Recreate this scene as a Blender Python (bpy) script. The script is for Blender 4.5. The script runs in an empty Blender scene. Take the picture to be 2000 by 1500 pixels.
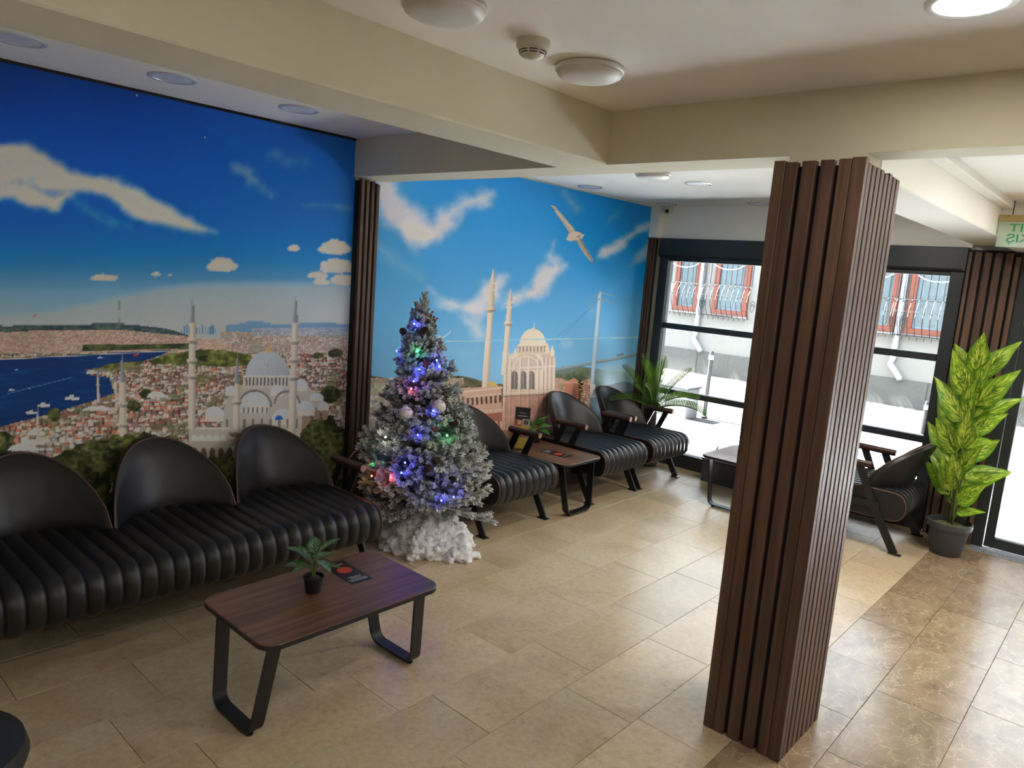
import bpy, bmesh, math, random
import numpy as np
from mathutils import Vector, Matrix
random.seed(7); RNG = np.random.default_rng(7)
PI = math.pi
scn = bpy.context.scene
COL = scn.collection

# ------------------------------------------------------------------ camera
CAM = np.array([3.73, 0.0, 1.70])
YAW, PITCH, ROLL, FPX = 0.7236, 0.1532, 0.07695, 1418.3
_f = np.array([-math.sin(YAW)*math.cos(PITCH), math.cos(YAW)*math.cos(PITCH), -math.sin(PITCH)])
_r0 = np.array([math.cos(YAW), math.sin(YAW), 0.0]); _u0 = np.cross(_r0, _f)
_r = math.cos(ROLL)*_r0 + math.sin(ROLL)*_u0
_u = -math.sin(ROLL)*_r0 + math.cos(ROLL)*_u0
cd = bpy.data.cameras.new('camera'); cam = bpy.data.objects.new('camera', cd); COL.objects.link(cam)
cd.sensor_fit = 'HORIZONTAL'; cd.sensor_width = 36.0; cd.lens = FPX/2000*36; cd.clip_start = 0.02; cd.clip_end = 200
cam.matrix_world = Matrix(((_r[0], _u[0], -_f[0], CAM[0]), (_r[1], _u[1], -_f[1], CAM[1]), (_r[2], _u[2], -_f[2], CAM[2]), (0, 0, 0, 1)))
scn.camera = cam

# ------------------------------------------------------------------ world, sun, exposure
SUN_EL = math.radians(53)
w = bpy.data.worlds.new('sky'); scn.world = w; w.use_nodes = True
nt = w.node_tree; nt.nodes.clear()
sky = nt.nodes.new('ShaderNodeTexSky'); sky.sky_type = 'NISHITA'; sky.sun_disc = False
sky.sun_elevation = SUN_EL; sky.sun_rotation = -PI/2; sky.air_density = 1.0; sky.dust_density = 4.0; sky.ozone_density = 1.0
hz = nt.nodes.new('ShaderNodeMix'); hz.data_type = 'RGBA'; hz.inputs[0].default_value = 0.85      # bright thin cloud veil over the blue
hz.inputs[7].default_value = (3.3, 3.5, 3.8, 1)
bg = nt.nodes.new('ShaderNodeBackground'); bg.inputs['Strength'].default_value = 1.0
wo = nt.nodes.new('ShaderNodeOutputWorld')
nt.links.new(sky.outputs[0], hz.inputs[6]); nt.links.new(hz.outputs[2], bg.inputs[0]); nt.links.new(bg.outputs[0], wo.inputs[0])
sd = bpy.data.lights.new('sun', 'SUN'); sun = bpy.data.objects.new('sun', sd); COL.objects.link(sun)
sd.energy = 92.0; sd.angle = math.radians(0.6); sd.color = (1.0, 0.97, 0.92)
sun.rotation_euler = Vector((.60, .06, -.80)).to_track_quat('-Z', 'Y').to_euler(); sun.location = (-8, 7, 12)   # along the street, just clear of the shop front
DOWNLIGHT_W = 2.0; REAR_FILL_W = 7.0
scn.view_settings.view_transform = 'Standard'; scn.view_settings.look = 'None'
scn.view_settings.gamma = 1.0; scn.view_settings.use_curve_mapping = False
scn.view_settings.exposure = 1.03
try:
    scn.cycles.use_denoising = True; scn.cycles.max_bounces = 9; scn.cycles.diffuse_bounces = 5
    scn.cycles.transparent_max_bounces = 12; scn.cycles.sample_clamp_indirect = 40.0
    scn.cycles.caustics_reflective = False; scn.cycles.caustics_refractive = False
except Exception: pass

# ------------------------------------------------------------------ measuring helper: photo pixel -> point on a plane
def ray(x, y): return _f*FPX + _r*(x-1000) - _u*(y-750)
def at(x, y, ax, val):
    d = ray(x, y); t = (val-CAM[ax])/d[ax]; return CAM + t*d

# ------------------------------------------------------------------ materials
def lin(c): 
    return tuple(((v/255.0)/12.92 if v/255.0 <= 0.04045 else ((v/255.0+0.055)/1.055)**2.4) for v in c)
class NT:
    def __init__(s, name):
        s.m = bpy.data.materials.new(name); s.m.use_nodes = True; s.t = s.m.node_tree; s.t.nodes.clear()
        s.o = s.n('ShaderNodeOutputMaterial'); s.b = s.n('ShaderNodeBsdfPrincipled'); s.l(s.b.outputs[0], s.o.inputs[0])
    def n(s, k, **kw):
        q = s.t.nodes.new(k)
        for a, v in kw.items(): setattr(q, a, v)
        return q
    def l(s, a, b): s.t.links.new(a, b)
    def p(s, **kw):
        for k, v in kw.items(): s.b.inputs[k.replace('_', ' ')].default_value = v
        return s
    def coord(s, kind='Object', scale=(1,1,1), rot=(0,0,0)):
        c = s.n('ShaderNodeTexCoord'); m = s.n('ShaderNodeMapping'); m.inputs['Scale'].default_value = scale; m.inputs['Rotation'].default_value = rot
        s.l(c.outputs[kind], m.inputs[0]); return m.outputs[0]
    def world(s, scale=(1,1,1), jitter=0.0):
        g = s.n('ShaderNodeNewGeometry'); m = s.n('ShaderNodeMapping'); m.inputs['Scale'].default_value = scale
        src = g.outputs['Position']
        if jitter:
            oi = s.n('ShaderNodeObjectInfo'); mm = s.n('ShaderNodeMath', operation='MULTIPLY'); mm.inputs[1].default_value = jitter
            s.l(oi.outputs['Random'], mm.inputs[0]); ad = s.n('ShaderNodeVectorMath', operation='ADD')
            s.l(src, ad.inputs[0]); s.l(mm.outputs[0], ad.inputs[1]); src = ad.outputs[0]
        s.l(src, m.inputs[0]); return m.outputs[0]
    def noise(s, vec, scale=5, detail=4, rough=0.55, dist=0.0):
        q = s.n('ShaderNodeTexNoise'); q.inputs['Scale'].default_value = scale; q.inputs['Detail'].default_value = detail
        q.inputs['Roughness'].default_value = rough; q.inputs['Distortion'].default_value = dist
        s.l(vec, q.inputs['Vector']); return q.outputs['Fac']
    def ramp(s, fac, stops):
        q = s.n('ShaderNodeValToRGB'); e = q.color_ramp.elements
        while len(e) < len(stops): e.new(0.5)
        for i, (p, c) in enumerate(stops):
            e[i].position = p; e[i].color = (*c, 1) if len(c) == 3 else c
        s.l(fac, q.inputs[0]); return q.outputs['Color']
    def mix(s, fac, a, b, mode='MIX'):
        q = s.n('ShaderNodeMix', data_type='RGBA', blend_type=mode)
        for sock, v in ((q.inputs[0], fac), (q.inputs[6], a), (q.inputs[7], b)):
            if hasattr(v, 'default_value') or hasattr(v, 'is_output'): s.l(v, sock)
            else: sock.default_value = v if not isinstance(v, tuple) else ((*v, 1) if len(v) == 3 else v)
        return q.outputs[2]
    def col(s, c): s.l(c, s.b.inputs['Base Color']); return s
    def bump(s, fac, strength=0.2, dist=0.01):
        q = s.n('ShaderNodeBump'); q.inputs['Strength'].default_value = strength; q.inputs['Distance'].default_value = dist
        s.l(fac, q.inputs['Height']); s.l(q.outputs[0], s.b.inputs['Normal']); return s
    def rand(s):
        return s.n('ShaderNodeObjectInfo').outputs['Random']
def plain(name, c, rough=0.5, metal=0.0, noise=0.04, nscale=20, spec=0.5, bump=0.0):
    t = NT(name); t.p(Roughness=rough, Metallic=metal); t.b.inputs['Specular IOR Level'].default_value = spec
    L = lin(c); v = t.coord('Object')
    f = t.noise(v, nscale, 3)
    t.col(t.ramp(f, [(0.3, tuple(max(0, x*(1-noise)) for x in L)), (0.7, tuple(min(1, x*(1+noise)) for x in L))]))
    if bump: t.bump(f, bump, 0.003)
    return t.m
M = {}
M['ceiling'] = plain('ceiling_paint', (238, 235, 228), 0.85, noise=0.015, nscale=3)
M['cream'] = plain('cream_beam_paint', (220, 214, 190), 0.8, noise=0.02, nscale=4)
M['white'] = plain('white_wall_paint', (234, 233, 226), 0.8, noise=0.015, nscale=4)
M['metal'] = plain('black_powder_coat', (26, 26, 28), 0.45, noise=0.1, nscale=60)
M['frame'] = plain('anthracite_frame', (42, 46, 50), 0.4, noise=0.05, nscale=30)
M['black'] = plain('black_backing', (12, 11, 11), 0.7)
M['blackplastic'] = plain('black_plastic', (22, 22, 24), 0.5)
M['piping'] = plain('brown_piping', (92, 62, 48), 0.5)
M['chrome'] = plain('chrome_ring', (214, 214, 216), 0.25, metal=0.15)
M['opal'] = plain('opal_diffuser', (214, 212, 206), 0.45)
M['lampgrey'] = plain('lamp_glass_grey', (206, 206, 212), 0.35)
M['offwhite'] = plain('ivory_plastic', (206, 203, 186), 0.5)
M['potgrey'] = plain('grey_pot_plastic', (66, 68, 70), 0.55, noise=0.06)
M['moss'] = plain('moss', (86, 92, 42), 0.9, noise=0.5, nscale=40, bump=0.6)
M['gravel'] = plain('dark_gravel', (52, 52, 54), 0.8, noise=0.5, nscale=150, bump=0.6)
M['stem'] = plain('green_stem', (96, 112, 52), 0.6, noise=0.2)
M['trunk'] = plain('tree_trunk', (58, 46, 38), 0.8, noise=0.3)
M['cord'] = plain('white_cord', (170, 168, 160), 0.5)
M['cone'] = plain('pinecone', (70, 44, 32), 0.7, noise=0.4, nscale=40)
M['berry'] = plain('red_berry', (140, 52, 58), 0.35, noise=0.2)
M['petal'] = plain('dusty_petal', (196, 168, 156), 0.7, noise=0.2)
def leather():
    t = NT('black_leather'); t.p(Roughness=0.42); v = t.coord('Object')
    t.col(t.ramp(t.noise(v, 6, 3), [(0.3, lin((14, 14, 15))), (0.7, lin((24, 24, 25)))]))
    t.bump(t.noise(v, 220, 3), 0.12, 0.002); t.b.inputs['Coat Weight'].default_value = 0.06; t.b.inputs['Coat Roughness'].default_value = 0.3
    return t.m
M['leather'] = leather()
def wood(name, dark, mid, light, axis='Z', rough=0.42, jitter=7.0, vary=0.25):
    t = NT(name); t.p(Roughness=rough)
    sc = {'Z': (34, 34, 1.3), 'Y': (34, 1.6, 34), 'X': (1.6, 34, 34)}[axis]
    v = t.world(sc, jitter)
    f = t.noise(v, 1.0, 6, 0.62, 0.6)
    c = t.ramp(f, [(0.28, lin(dark)), (0.5, lin(mid)), (0.74, lin(light))])
    hsv = t.n('ShaderNodeHueSaturation'); mr = t.n('ShaderNodeMapRange'); mr.inputs[3].default_value = 1-vary; mr.inputs[4].default_value = 1+vary
    t.l(t.rand(), mr.inputs[0]); t.l(mr.outputs[0], hsv.inputs['Value']); t.l(c, hsv.inputs['Color']); t.col(hsv.outputs[0])
    t.bump(f, 0.08, 0.002)
    return t.m
M['slat'] = wood('walnut_slat', (56, 40, 31), (84, 60, 46), (112, 84, 66), 'Z', 0.55, 9.0, 0.08)
M['walnut'] = wood('walnut_top', (64, 43, 33), (100, 69, 49), (138, 98, 68), 'Y', 0.34, 3.0, 0.05)
M['walnutx'] = wood('walnut_top_across', (64, 43, 33), (100, 69, 49), (138, 98, 68), 'X', 0.34, 3.0, 0.05)
M['armwood'] = wood('dark_arm_wood', (44, 26, 22), (66, 38, 30), (84, 50, 40), 'X', 0.38, 5.0, 0.05)
M['endgrain'] = plain('arm_end_grain', (150, 112, 92), 0.6, noise=0.2, nscale=60)
def travertine():
    t = NT('travertine_tile'); v = t.world((1, 1, 1), 13.0)
    big = t.noise(v, 2.2, 5, 0.6, 0.5)
    c = t.ramp(big, [(0.28, lin((170, 138, 104))), (0.5, lin((200, 176, 140))), (0.72, lin((210, 194, 164)))])
    fine = t.noise(v, 38, 5, 0.7)
    c = t.mix(0.35, c, t.ramp(fine, [(0.35, lin((152, 132, 102))), (0.65, lin((216, 202, 172)))]), 'MIX')
    vs = t.world((1.2, 0.55, 1), 13.0)
    pit = t.noise(vs, 60, 6, 0.75); patch = t.noise(v, 3.1, 3)
    pf = t.ramp(pit, [(0.655, (0, 0, 0)), (0.69, (1, 1, 1))]); pm = t.ramp(patch, [(0.52, (0, 0, 0)), (0.64, (1, 1, 1))])
    mm = t.mix(1.0, pf, pm, 'MULTIPLY')
    c = t.mix(mm, c, lin((72, 64, 54)))
    hsv = t.n('ShaderNodeHueSaturation'); mr = t.n('ShaderNodeMapRange'); mr.inputs[3].default_value = 0.9; mr.inputs[4].default_value = 1.06
    t.l(t.rand(), mr.inputs[0]); t.l(mr.outputs[0], hsv.inputs['Value']); t.l(c, hsv.inputs['Color']); t.col(hsv.outputs[0])
    rr = t.n('ShaderNodeMapRange'); rr.inputs[3].default_value = 0.2; rr.inputs[4].default_value = 0.42; t.l(fine, rr.inputs[0]); t.l(rr.outputs[0], t.b.inputs['Roughness'])
    t.bump(mm, -0.25, 0.004)
    return t.m
M['travertine'] = travertine()
def marble():
    t = NT('brown_marble_tile'); v = t.world((1, 1, 1), 5.0)
    vs = t.world((2.2, 1.0, 1), 5.0)
    n = t.noise(vs, 3.0, 8, 0.68, 1.2)
    c = t.ramp(n, [(0.3, lin((122, 98, 74))), (0.5, lin((148, 126, 99))), (0.7, lin((166, 146, 119)))])
    wv = t.n('ShaderNodeTexVoronoi', feature='DISTANCE_TO_EDGE'); wv.inputs['Scale'].default_value = 5.5
    nv = t.n('ShaderNodeTexNoise'); nv.inputs['Scale'].default_value = 4; nv.inputs['Detail'].default_value = 5; t.l(v, nv.inputs['Vector'])
    ad = t.n('ShaderNodeVectorMath', operation='ADD'); t.l(vs, ad.inputs[0]); t.l(nv.outputs['Color'], ad.inputs[1]); t.l(ad.outputs[0], wv.inputs['Vector'])
    vein = t.ramp(wv.outputs['Distance'], [(0.0, (0.8, 0.8, 0.8)), (0.02, (0.1, 0.1, 0.1)), (0.05, (0, 0, 0))])
    c = t.mix(vein, c, lin((198, 182, 152)))
    hsv = t.n('ShaderNodeHueSaturation'); mr = t.n('ShaderNodeMapRange'); mr.inputs[3].default_value = 0.86; mr.inputs[4].default_value = 1.1
    t.l(t.rand(), mr.inputs[0]); t.l(mr.outputs[0], hsv.inputs['Value']); t.l(c, hsv.inputs['Color']); t.col(hsv.outputs[0])
    t.p(Roughness=0.24)
    return t.m
M['marble'] = marble()
M['grout'] = plain('tile_grout', (112, 98, 78), 0.8, noise=0.1)
def glass():
    t = NT('window_glass'); t.t.nodes.remove(t.b)
    tr = t.n('ShaderNodeBsdfTransparent'); tr.inputs[0].default_value = (0.94, 0.97, 0.965, 1)
    gl = t.n('ShaderNodeBsdfGlossy'); gl.inputs['Roughness'].default_value = 0.02
    fr = t.n('ShaderNodeFresnel'); fr.inputs[0].default_value = 1.45
    mx = t.n('ShaderNodeMixShader'); t.l(fr.outputs[0], mx.inputs[0]); t.l(tr.outputs[0], mx.inputs[1]); t.l(gl.outputs[0], mx.inputs[2]); t.l(mx.outputs[0], t.o.inputs[0])
    return t.m
M['glass'] = glass()
def emit(name, c, s):
    t = NT(name); t.p(Roughness=0.4); t.b.inputs['Base Color'].default_value = (*c, 1)
    t.b.inputs['Emission Color'].default_value = (*c, 1); t.b.inputs['Emission Strength'].default_value = s
    return t.m
def vcol(name, rough=0.6, spec=0.3, grain=0.0, gscale=200):
    t = NT(name); t.p(Roughness=rough); t.b.inputs['Specular IOR Level'].default_value = spec
    a = t.n('ShaderNodeAttribute', attribute_name='Col')
    if grain:
        f = t.noise(t.coord('Object'), gscale, 3)
        mr = t.n('ShaderNodeMapRange'); mr.inputs[3].default_value = 1-grain; mr.inputs[4].default_value = 1+grain; t.l(f, mr.inputs[0])
        h = t.n('ShaderNodeHueSaturation'); t.l(a.outputs['Color'], h.inputs['Color']); t.l(mr.outputs[0], h.inputs['Value']); t.col(h.outputs[0])
    else: t.col(a.outputs['Color'])
    return t.m
M['print'] = vcol('printed_mural', 0.45, 0.25, 0.08, 160)
M['card'] = vcol('printed_card', 0.35, 0.4)
M['fir'] = vcol('frosted_needles', 0.75, 0.2)
def leafmat(name, dark, mid, bright, stripe=9.0, amount=0.5):
    t = NT(name); t.p(Roughness=0.34); t.b.inputs['Specular IOR Level'].default_value = 0.5
    uv = t.n('ShaderNodeTexCoord').outputs['UV']
    sx = t.n('ShaderNodeSeparateXYZ'); t.l(uv, sx.inputs[0])
    ab = t.n('ShaderNodeMath', operation='SUBTRACT'); ab.inputs[1].default_value = 0.5; t.l(sx.outputs[1], ab.inputs[0])
    a2 = t.n('ShaderNodeMath', operation='ABSOLUTE'); t.l(ab.outputs[0], a2.inputs[0])   # 0 at midrib, .5 at the edge
    # herringbone stripes running from the midrib towards the tip
    s1 = t.n('ShaderNodeMath', operation='MULTIPLY_ADD'); s1.inputs[1].default_value = -0.9; t.l(a2.outputs[0], s1.inputs[0]); t.l(sx.outputs[0], s1.inputs[2])
    cb = t.n('ShaderNodeCombineXYZ'); t.l(s1.outputs[0], cb.inputs[0])
    s2 = t.n('ShaderNodeMath', operation='MULTIPLY'); s2.inputs[1].default_value = 0.35; t.l(sx.outputs[1], s2.inputs[0]); t.l(s2.outputs[0], cb.inputs[1]); t.l(t.rand(), cb.inputs[2])
    n = t.noise(cb.outputs[0], stripe*2.2, 3, 0.6, 0.3)
    k = t.ramp(n, [(0.46, (0, 0, 0)), (0.58, (1, 1, 1))])
    edge = t.ramp(a2.outputs[0], [(0.02, (0.35, 0.35, 0.35)), (0.06, (1, 1, 1)), (0.28, (0.9, 0.9, 0.9)), (0.44, (0, 0, 0))])
    mk = t.mix(1.0, k, edge, 'MULTIPLY'); 
    base = t.mix(t.ramp(t.noise(uv, 3, 2), [(0.35, (0, 0, 0)), (0.65, (1, 1, 1))]), lin(dark), lin(mid))
    am = t.mix(1.0, mk, (amount,)*3, 'MULTIPLY')
    t.col(t.mix(am, base, lin(bright)))
    tl = t.n('ShaderNodeBsdfTranslucent'); tl.inputs[0].default_value = (*lin(mid), 1)
    mx = t.n('ShaderNodeMixShader'); mx.inputs[0].default_value = 0.25
    t.l(t.b.outputs[0], mx.inputs[1]); t.l(tl.outputs[0], mx.inputs[2]); t.l(mx.outputs[0], t.o.inputs[0])
    return t.m
M['dieff'] = leafmat('dieffenbachia_leaf', (64, 108, 22), (104, 150, 30), (226, 236, 96), 9, 0.95)
M['calathea'] = leafmat('striped_leaf', (36, 74, 34), (66, 112, 52), (178, 206, 160), 7, 0.8)
M['green'] = leafmat('plain_green_leaf', (40, 92, 30), (76, 136, 44), (150, 196, 90), 4, 0.3)
M['palm'] = leafmat('cycad_leaf', (62, 102, 30), (110, 146, 44), (150, 176, 66), 3, 0.3)

# ------------------------------------------------------------------ mesh builder
class MB:
    def __init__(s): s.v = []; s.f = []; s.c = []; s.uv = None; s.cur = None
    def add(s, vs, fs):
        o = len(s.v); s.v += [tuple(map(float, q)) for q in vs]; s.f += [tuple(i+o for i in q) for q in fs]
        s.c += [s.cur or (1, 1, 1)]*len(vs); return s
    def box(s, a, b, bev=0.0):
        x0, y0, z0 = a; x1, y1, z1 = b
        if bev <= 0:
            v = [(x0,y0,z0),(x1,y0,z0),(x1,y1,z0),(x0,y1,z0),(x0,y0,z1),(x1,y0,z1),(x1,y1,z1),(x0,y1,z1)]
            return s.add(v, [(0,3,2,1),(4,5,6,7),(0,1,5,4),(1,2,6,5),(2,3,7,6),(3,0,4,7)])
        bm = bmesh.new(); bmesh.ops.create_cube(bm, size=1)
        for q in bm.verts: q.co = Vector(((x0+x1)/2+q.co.x*(x1-x0), (y0+y1)/2+q.co.y*(y1-y0), (z0+z1)/2+q.co.z*(z1-z0)))
        bmesh.ops.bevel(bm, geom=bm.edges[:], offset=bev, segments=1, affect='EDGES')
        bm.verts.index_update(); r = s.add([q.co for q in bm.verts], [tuple(q.index for q in f.verts) for f in bm.faces]); bm.free(); return r
    def tube(s, pts, r, n=8, caps=True, closed=False):
        pts = [Vector(p) for p in pts]; k = len(pts); rs = r if isinstance(r, (list, tuple)) else [r]*k
        vs = []; nrm = None
        for i, p in enumerate(pts):
            a = pts[(i-1) % k] if (closed or i > 0) else p; b = pts[(i+1) % k] if (closed or i < k-1) else p
            t = (b-a); t = t.normalized() if t.length > 1e-9 else Vector((0,0,1))
            if nrm is None:
                nrm = t.orthogonal().normalized()
            nrm = (nrm - t*nrm.dot(t)); nrm = nrm.normalized() if nrm.length > 1e-6 else t.orthogonal().normalized()
            bi = t.cross(nrm)
            for j in range(n):
                an = 2*PI*j/n; vs.append(p + (nrm*math.cos(an)+bi*math.sin(an))*rs[i])
        fs = []
        for i in range(k if closed else k-1):
            i2 = (i+1) % k
            for j in range(n): fs.append((i*n+j, i*n+(j+1) % n, i2*n+(j+1) % n, i2*n+j))
        if caps and not closed: fs.append(tuple(range(n-1, -1, -1))); fs.append(tuple((k-1)*n+j for j in range(n)))
        return s.add(vs, fs)
    def lathe(s, prof, n=24, c=(0,0,0)):
        vs = []; k = len(prof)
        for (r, z) in prof:
            for j in range(n): a = 2*PI*j/n; vs.append((c[0]+r*math.cos(a), c[1]+r*math.sin(a), c[2]+z))
        fs = [(i*n+j, i*n+(j+1) % n, (i+1)*n+(j+1) % n, (i+1)*n+j) for i in range(k-1) for j in range(n)]
        if prof[0][0] > 1e-6: fs.append(tuple(range(n-1, -1, -1)))
        if prof[-1][0] > 1e-6: fs.append(tuple((k-1)*n+j for j in range(n)))
        return s.add(vs, fs)
    def prism(s, poly, h0, h1, fn=lambda a, b, h: (a, b, h)):
        n = len(poly); vs = [fn(a, b, h0) for a, b in poly]+[fn(a, b, h1) for a, b in poly]
        fs = [tuple(range(n-1, -1, -1)), tuple(range(n, 2*n))]+[(i, (i+1) % n, n+(i+1) % n, n+i) for i in range(n)]
        return s.add(vs, fs)
    def bar(s, a, b, wdir, wid, thick):
        a = Vector(a); b = Vector(b); t = (b-a).normalized(); wv = Vector(wdir); wv = (wv-t*wv.dot(t)).normalized(); nn = t.cross(wv)
        vs = [p+wv*sx*wid/2+nn*sy*thick/2 for p in (a, b) for sx, sy in ((-1,-1),(1,-1),(1,1),(-1,1))]
        return s.add(vs, [(3,2,1,0),(4,5,6,7),(0,1,5,4),(1,2,6,5),(2,3,7,6),(3,0,4,7)])
    def mesh(s, name, mat=None, smooth=False, fix=True):
        me = bpy.data.meshes.new(name); me.from_pydata(s.v, [], s.f)
        if s.cur is not None:
            a = me.color_attributes.new('Col', 'FLOAT_COLOR', 'POINT')
            a.data.foreach_set('color', np.array([(*c, 1) for c in s.c], dtype=np.float32).ravel())
        if s.uv is not None:
            l = me.uv_layers.new(name='UVMap'); idx = np.zeros(len(me.loops), dtype=np.int32); me.loops.foreach_get('vertex_index', idx)
            l.data.foreach_set('uv', np.array(s.uv, dtype=np.float32)[idx].ravel())
        if fix:
            bm = bmesh.new(); bm.from_mesh(me); bmesh.ops.recalc_face_normals(bm, faces=bm.faces[:]); bm.to_mesh(me); bm.free()
        if smooth is True: me.polygons.foreach_set('use_smooth', [True]*len(me.polygons))
        elif smooth:
            me.polygons.foreach_set('use_smooth', [True]*len(me.polygons))
            try: me.set_sharp_from_angle(angle=math.radians(smooth))
            except Exception: pass
        if mat: me.materials.append(M[mat] if isinstance(mat, str) else mat)
        return me
    def build(s, name, mat, parent=None, smooth=False, loc=None, rot=None, fix=True):
        return ob(name, s.mesh(name, mat, smooth, fix), parent, loc, rot)
def ob(name, me, parent=None, loc=None, rot=None, scale=None):
    o = bpy.data.objects.new(name, me); COL.objects.link(o)
    if parent is not None: o.parent = parent
    if loc is not None: o.location = loc
    if rot is not None: o.rotation_euler = rot
    if scale is not None: o.scale = scale if not isinstance(scale, (int, float)) else (scale,)*3
    return o
def tag(o, label, cat, group=None):
    o['label'] = label; o['category'] = cat
    if group: o['group'] = group
    return o
def thing(name, label, cat, loc=(0,0,0), rz=0.0, group=None):
    return tag(ob(name, None, None, loc, (0, 0, rz)), label, cat, group)
def struct(o): o['kind'] = 'structure'; return o
def dup(root, loc, rz, label):
    def cp(o, par):
        c = o.copy(); COL.objects.link(c); c.parent = par
        for ch in list(o.children): cp(ch, c)
        return c
    r = cp(root, None); r.location = loc; r.rotation_euler = (0, 0, rz); r['label'] = label; return r

# ================================================================== THE SETTING
ZC = 2.405      # main ceiling
YW = 6.10       # window wall
XR, YB = 6.6, -2.6
# ---- floor base and tiles
fl = struct(MB().box((-0.2, YB-.2, -0.2), (XR+.2, YW+.02, -0.006)).build('floor', 'grout'))
XS = 2.752      # seam between travertine and brown marble
tile_mesh = {}
def tile(x0, x1, y0, y1, mat):
    g = 0.0008; wx, wy = round(x1-x0-2*g, 3), round(y1-y0-2*g, 3)
    if wx < .01 or wy < .01: return
    k = (wx, wy, mat)
    if k not in tile_mesh:
        b = MB(); c = .0009
        lo = [(-wx/2,-wy/2),(wx/2,-wy/2),(wx/2,wy/2),(-wx/2,wy/2)]
        hi = [(-wx/2+c,-wy/2+c),(wx/2-c,-wy/2+c),(wx/2-c,wy/2-c),(-wx/2+c,wy/2-c)]
        b.add([(*p, -.012) for p in lo]+[(*p, -c) for p in lo]+[(*p, 0) for p in hi],
              [(3,2,1,0)]+[(i, (i+1) % 4, 4+(i+1) % 4, 4+i) for i in range(4)]+[(4+i, 4+(i+1) % 4, 8+(i+1) % 4, 8+i) for i in range(4)]+[(8,9,10,11)])
        tile_mesh[k] = b.mesh('tile', mat)
    ob('tile', tile_mesh[k], fl, ((x0+x1)/2, (y0+y1)/2, random.uniform(-.0006, .0002)), (random.uniform(-.0006, .0006), random.uniform(-.0006, .0006), 0))
rows = [0.0, .155, .48, .805, 1.13, 1.455, 1.78, 2.105, 2.43, XS]
offs = [0.20, .34, .02, .42, .22, .385, 1.84-1.29, 2.30-1.935, 1.7-1.29]
for i in range(len(rows)-1):
    y = -.62 + offs[i] % .645 - .645
    while y < YW:
        tile(rows[i], rows[i+1], max(y, -1.0), min(y+.645, YW), 'travertine') if y+.645 > -1.0 else None
        y += .645
for i, (xa, xb) in enumerate(((XS, 3.03), (3.03, 3.36), (3.36, 3.9), (3.9, 4.5), (4.5, 5.1))):
    y = -.9 + (.31, .55, .12, .44, .2)[i]
    ln = .62 if i else .52
    while y < YW:
        tile(xa, xb, y, min(y+ln, 5.93 if xa > 2.9 else YW), 'marble') if y < 5.9 else None
        y += ln
b = MB().box((-.01, YB, -.012), (XR, -1.0, 0)); b.build('tile', 'travertine', fl)
def terrazzo():
    t = NT('blue_speckled_sill'); v = t.world()
    t.col(t.ramp(t.noise(v, 130, 3, .7), [(.4, lin((92, 104, 118))), (.52, lin((150, 158, 166))), (.66, lin((206, 208, 208)))])); t.p(Roughness=.35); return t.m
M['terrazzo'] = terrazzo()
MB().box((2.93, 5.932, -.012), (4.6, YW, .002)).build('sill_slab', 'terrazzo', fl)

# ---- walls
struct(MB().box((-.2, YB, 0), (-.004, YW+.12, 2.6)).build('wall_left', 'white'))
struct(MB().box((-.2, YB-.2, 0), (XR+.2, YB, 2.6)).build('wall_back', 'white'))
struct(MB().box((XR, YB, 0), (XR+.2, YW+.12, 2.6)).build('wall_right', 'white'))
wf = MB(); wf.box((-.2, YW+.02, 2.13), (XR+.2, YW+.14, 2.6)); wf.box((2.60, YW+.03, 0), (2.935, YW+.14, 2.13)); wf.box((-.2, YW+.02, 0), (.11, YW+.14, 2.13)); wf.box((2.9, YW+.02, 2.09), (4.6, YW+.14, 2.14)); wf.box((XR-.4, YW, 0), (XR+.2, YW+.14, 2.13)); wf.box((4.5, YW, 0), (4.75, YW+.14, 2.13))
struct(wf.build('wall_window', 'white'))
struct(MB().box((0, YW-.03, 2.115), (2.62, YW+.02, ZC)).build('wall_window_fascia', 'white'))
# ---- ceiling and beams
struct(MB().box((-.2, YB-.2, ZC), (XR+.2, YW+.14, 2.62)).build('ceiling', 'ceiling'))
def cbeam(name, a, bb, mat):   # soft-edged plaster beam
    return struct(MB().box(a, bb, .006).build(name, mat))
ZB = 2.185
cbeam('beam_long', (1.548, YB, ZB), (1.832, 2.665, ZC+.01), 'cream')
bx = MB(); bx.box((-.003, 2.656, ZB), (XR+.01, 2.815, ZC+.01)); bx.box((-.003, 2.815, ZB), (2.62, 2.885, ZC+.01)); bx.box((2.63, 2.656, 2.10), (2.89, 2.815, ZB))
struct(bx.build('beam_cross', 'cream'))
cbeam('beam_rear', (2.62, 2.85, 2.135), (2.885, YW, ZC+.01), 'ceiling')
cbeam('ceiling_lowered', (2.88, 2.81, 2.335), (XR, YW+.02, 2.42), 'ceiling')
cbeam('trim_1', (2.88, 2.81, 2.295), (2.945, 5.3, 2.345), 'ceiling')
cbeam('beam_door_box', (2.88, 5.3, 2.095), (XR, YW+.02, 2.40), 'ceiling')
struct(MB().box((0, 5.985, 2.115), (.095, YW, ZC)).build('wall_corner_box', 'white'))
# ---- unseen block over this room, added to shade the street by the front
struct(MB().box((-6, YB-.2, 2.62), (14, YW+.14, 5.05)).build('wall_shade_block', 'white'))

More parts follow.
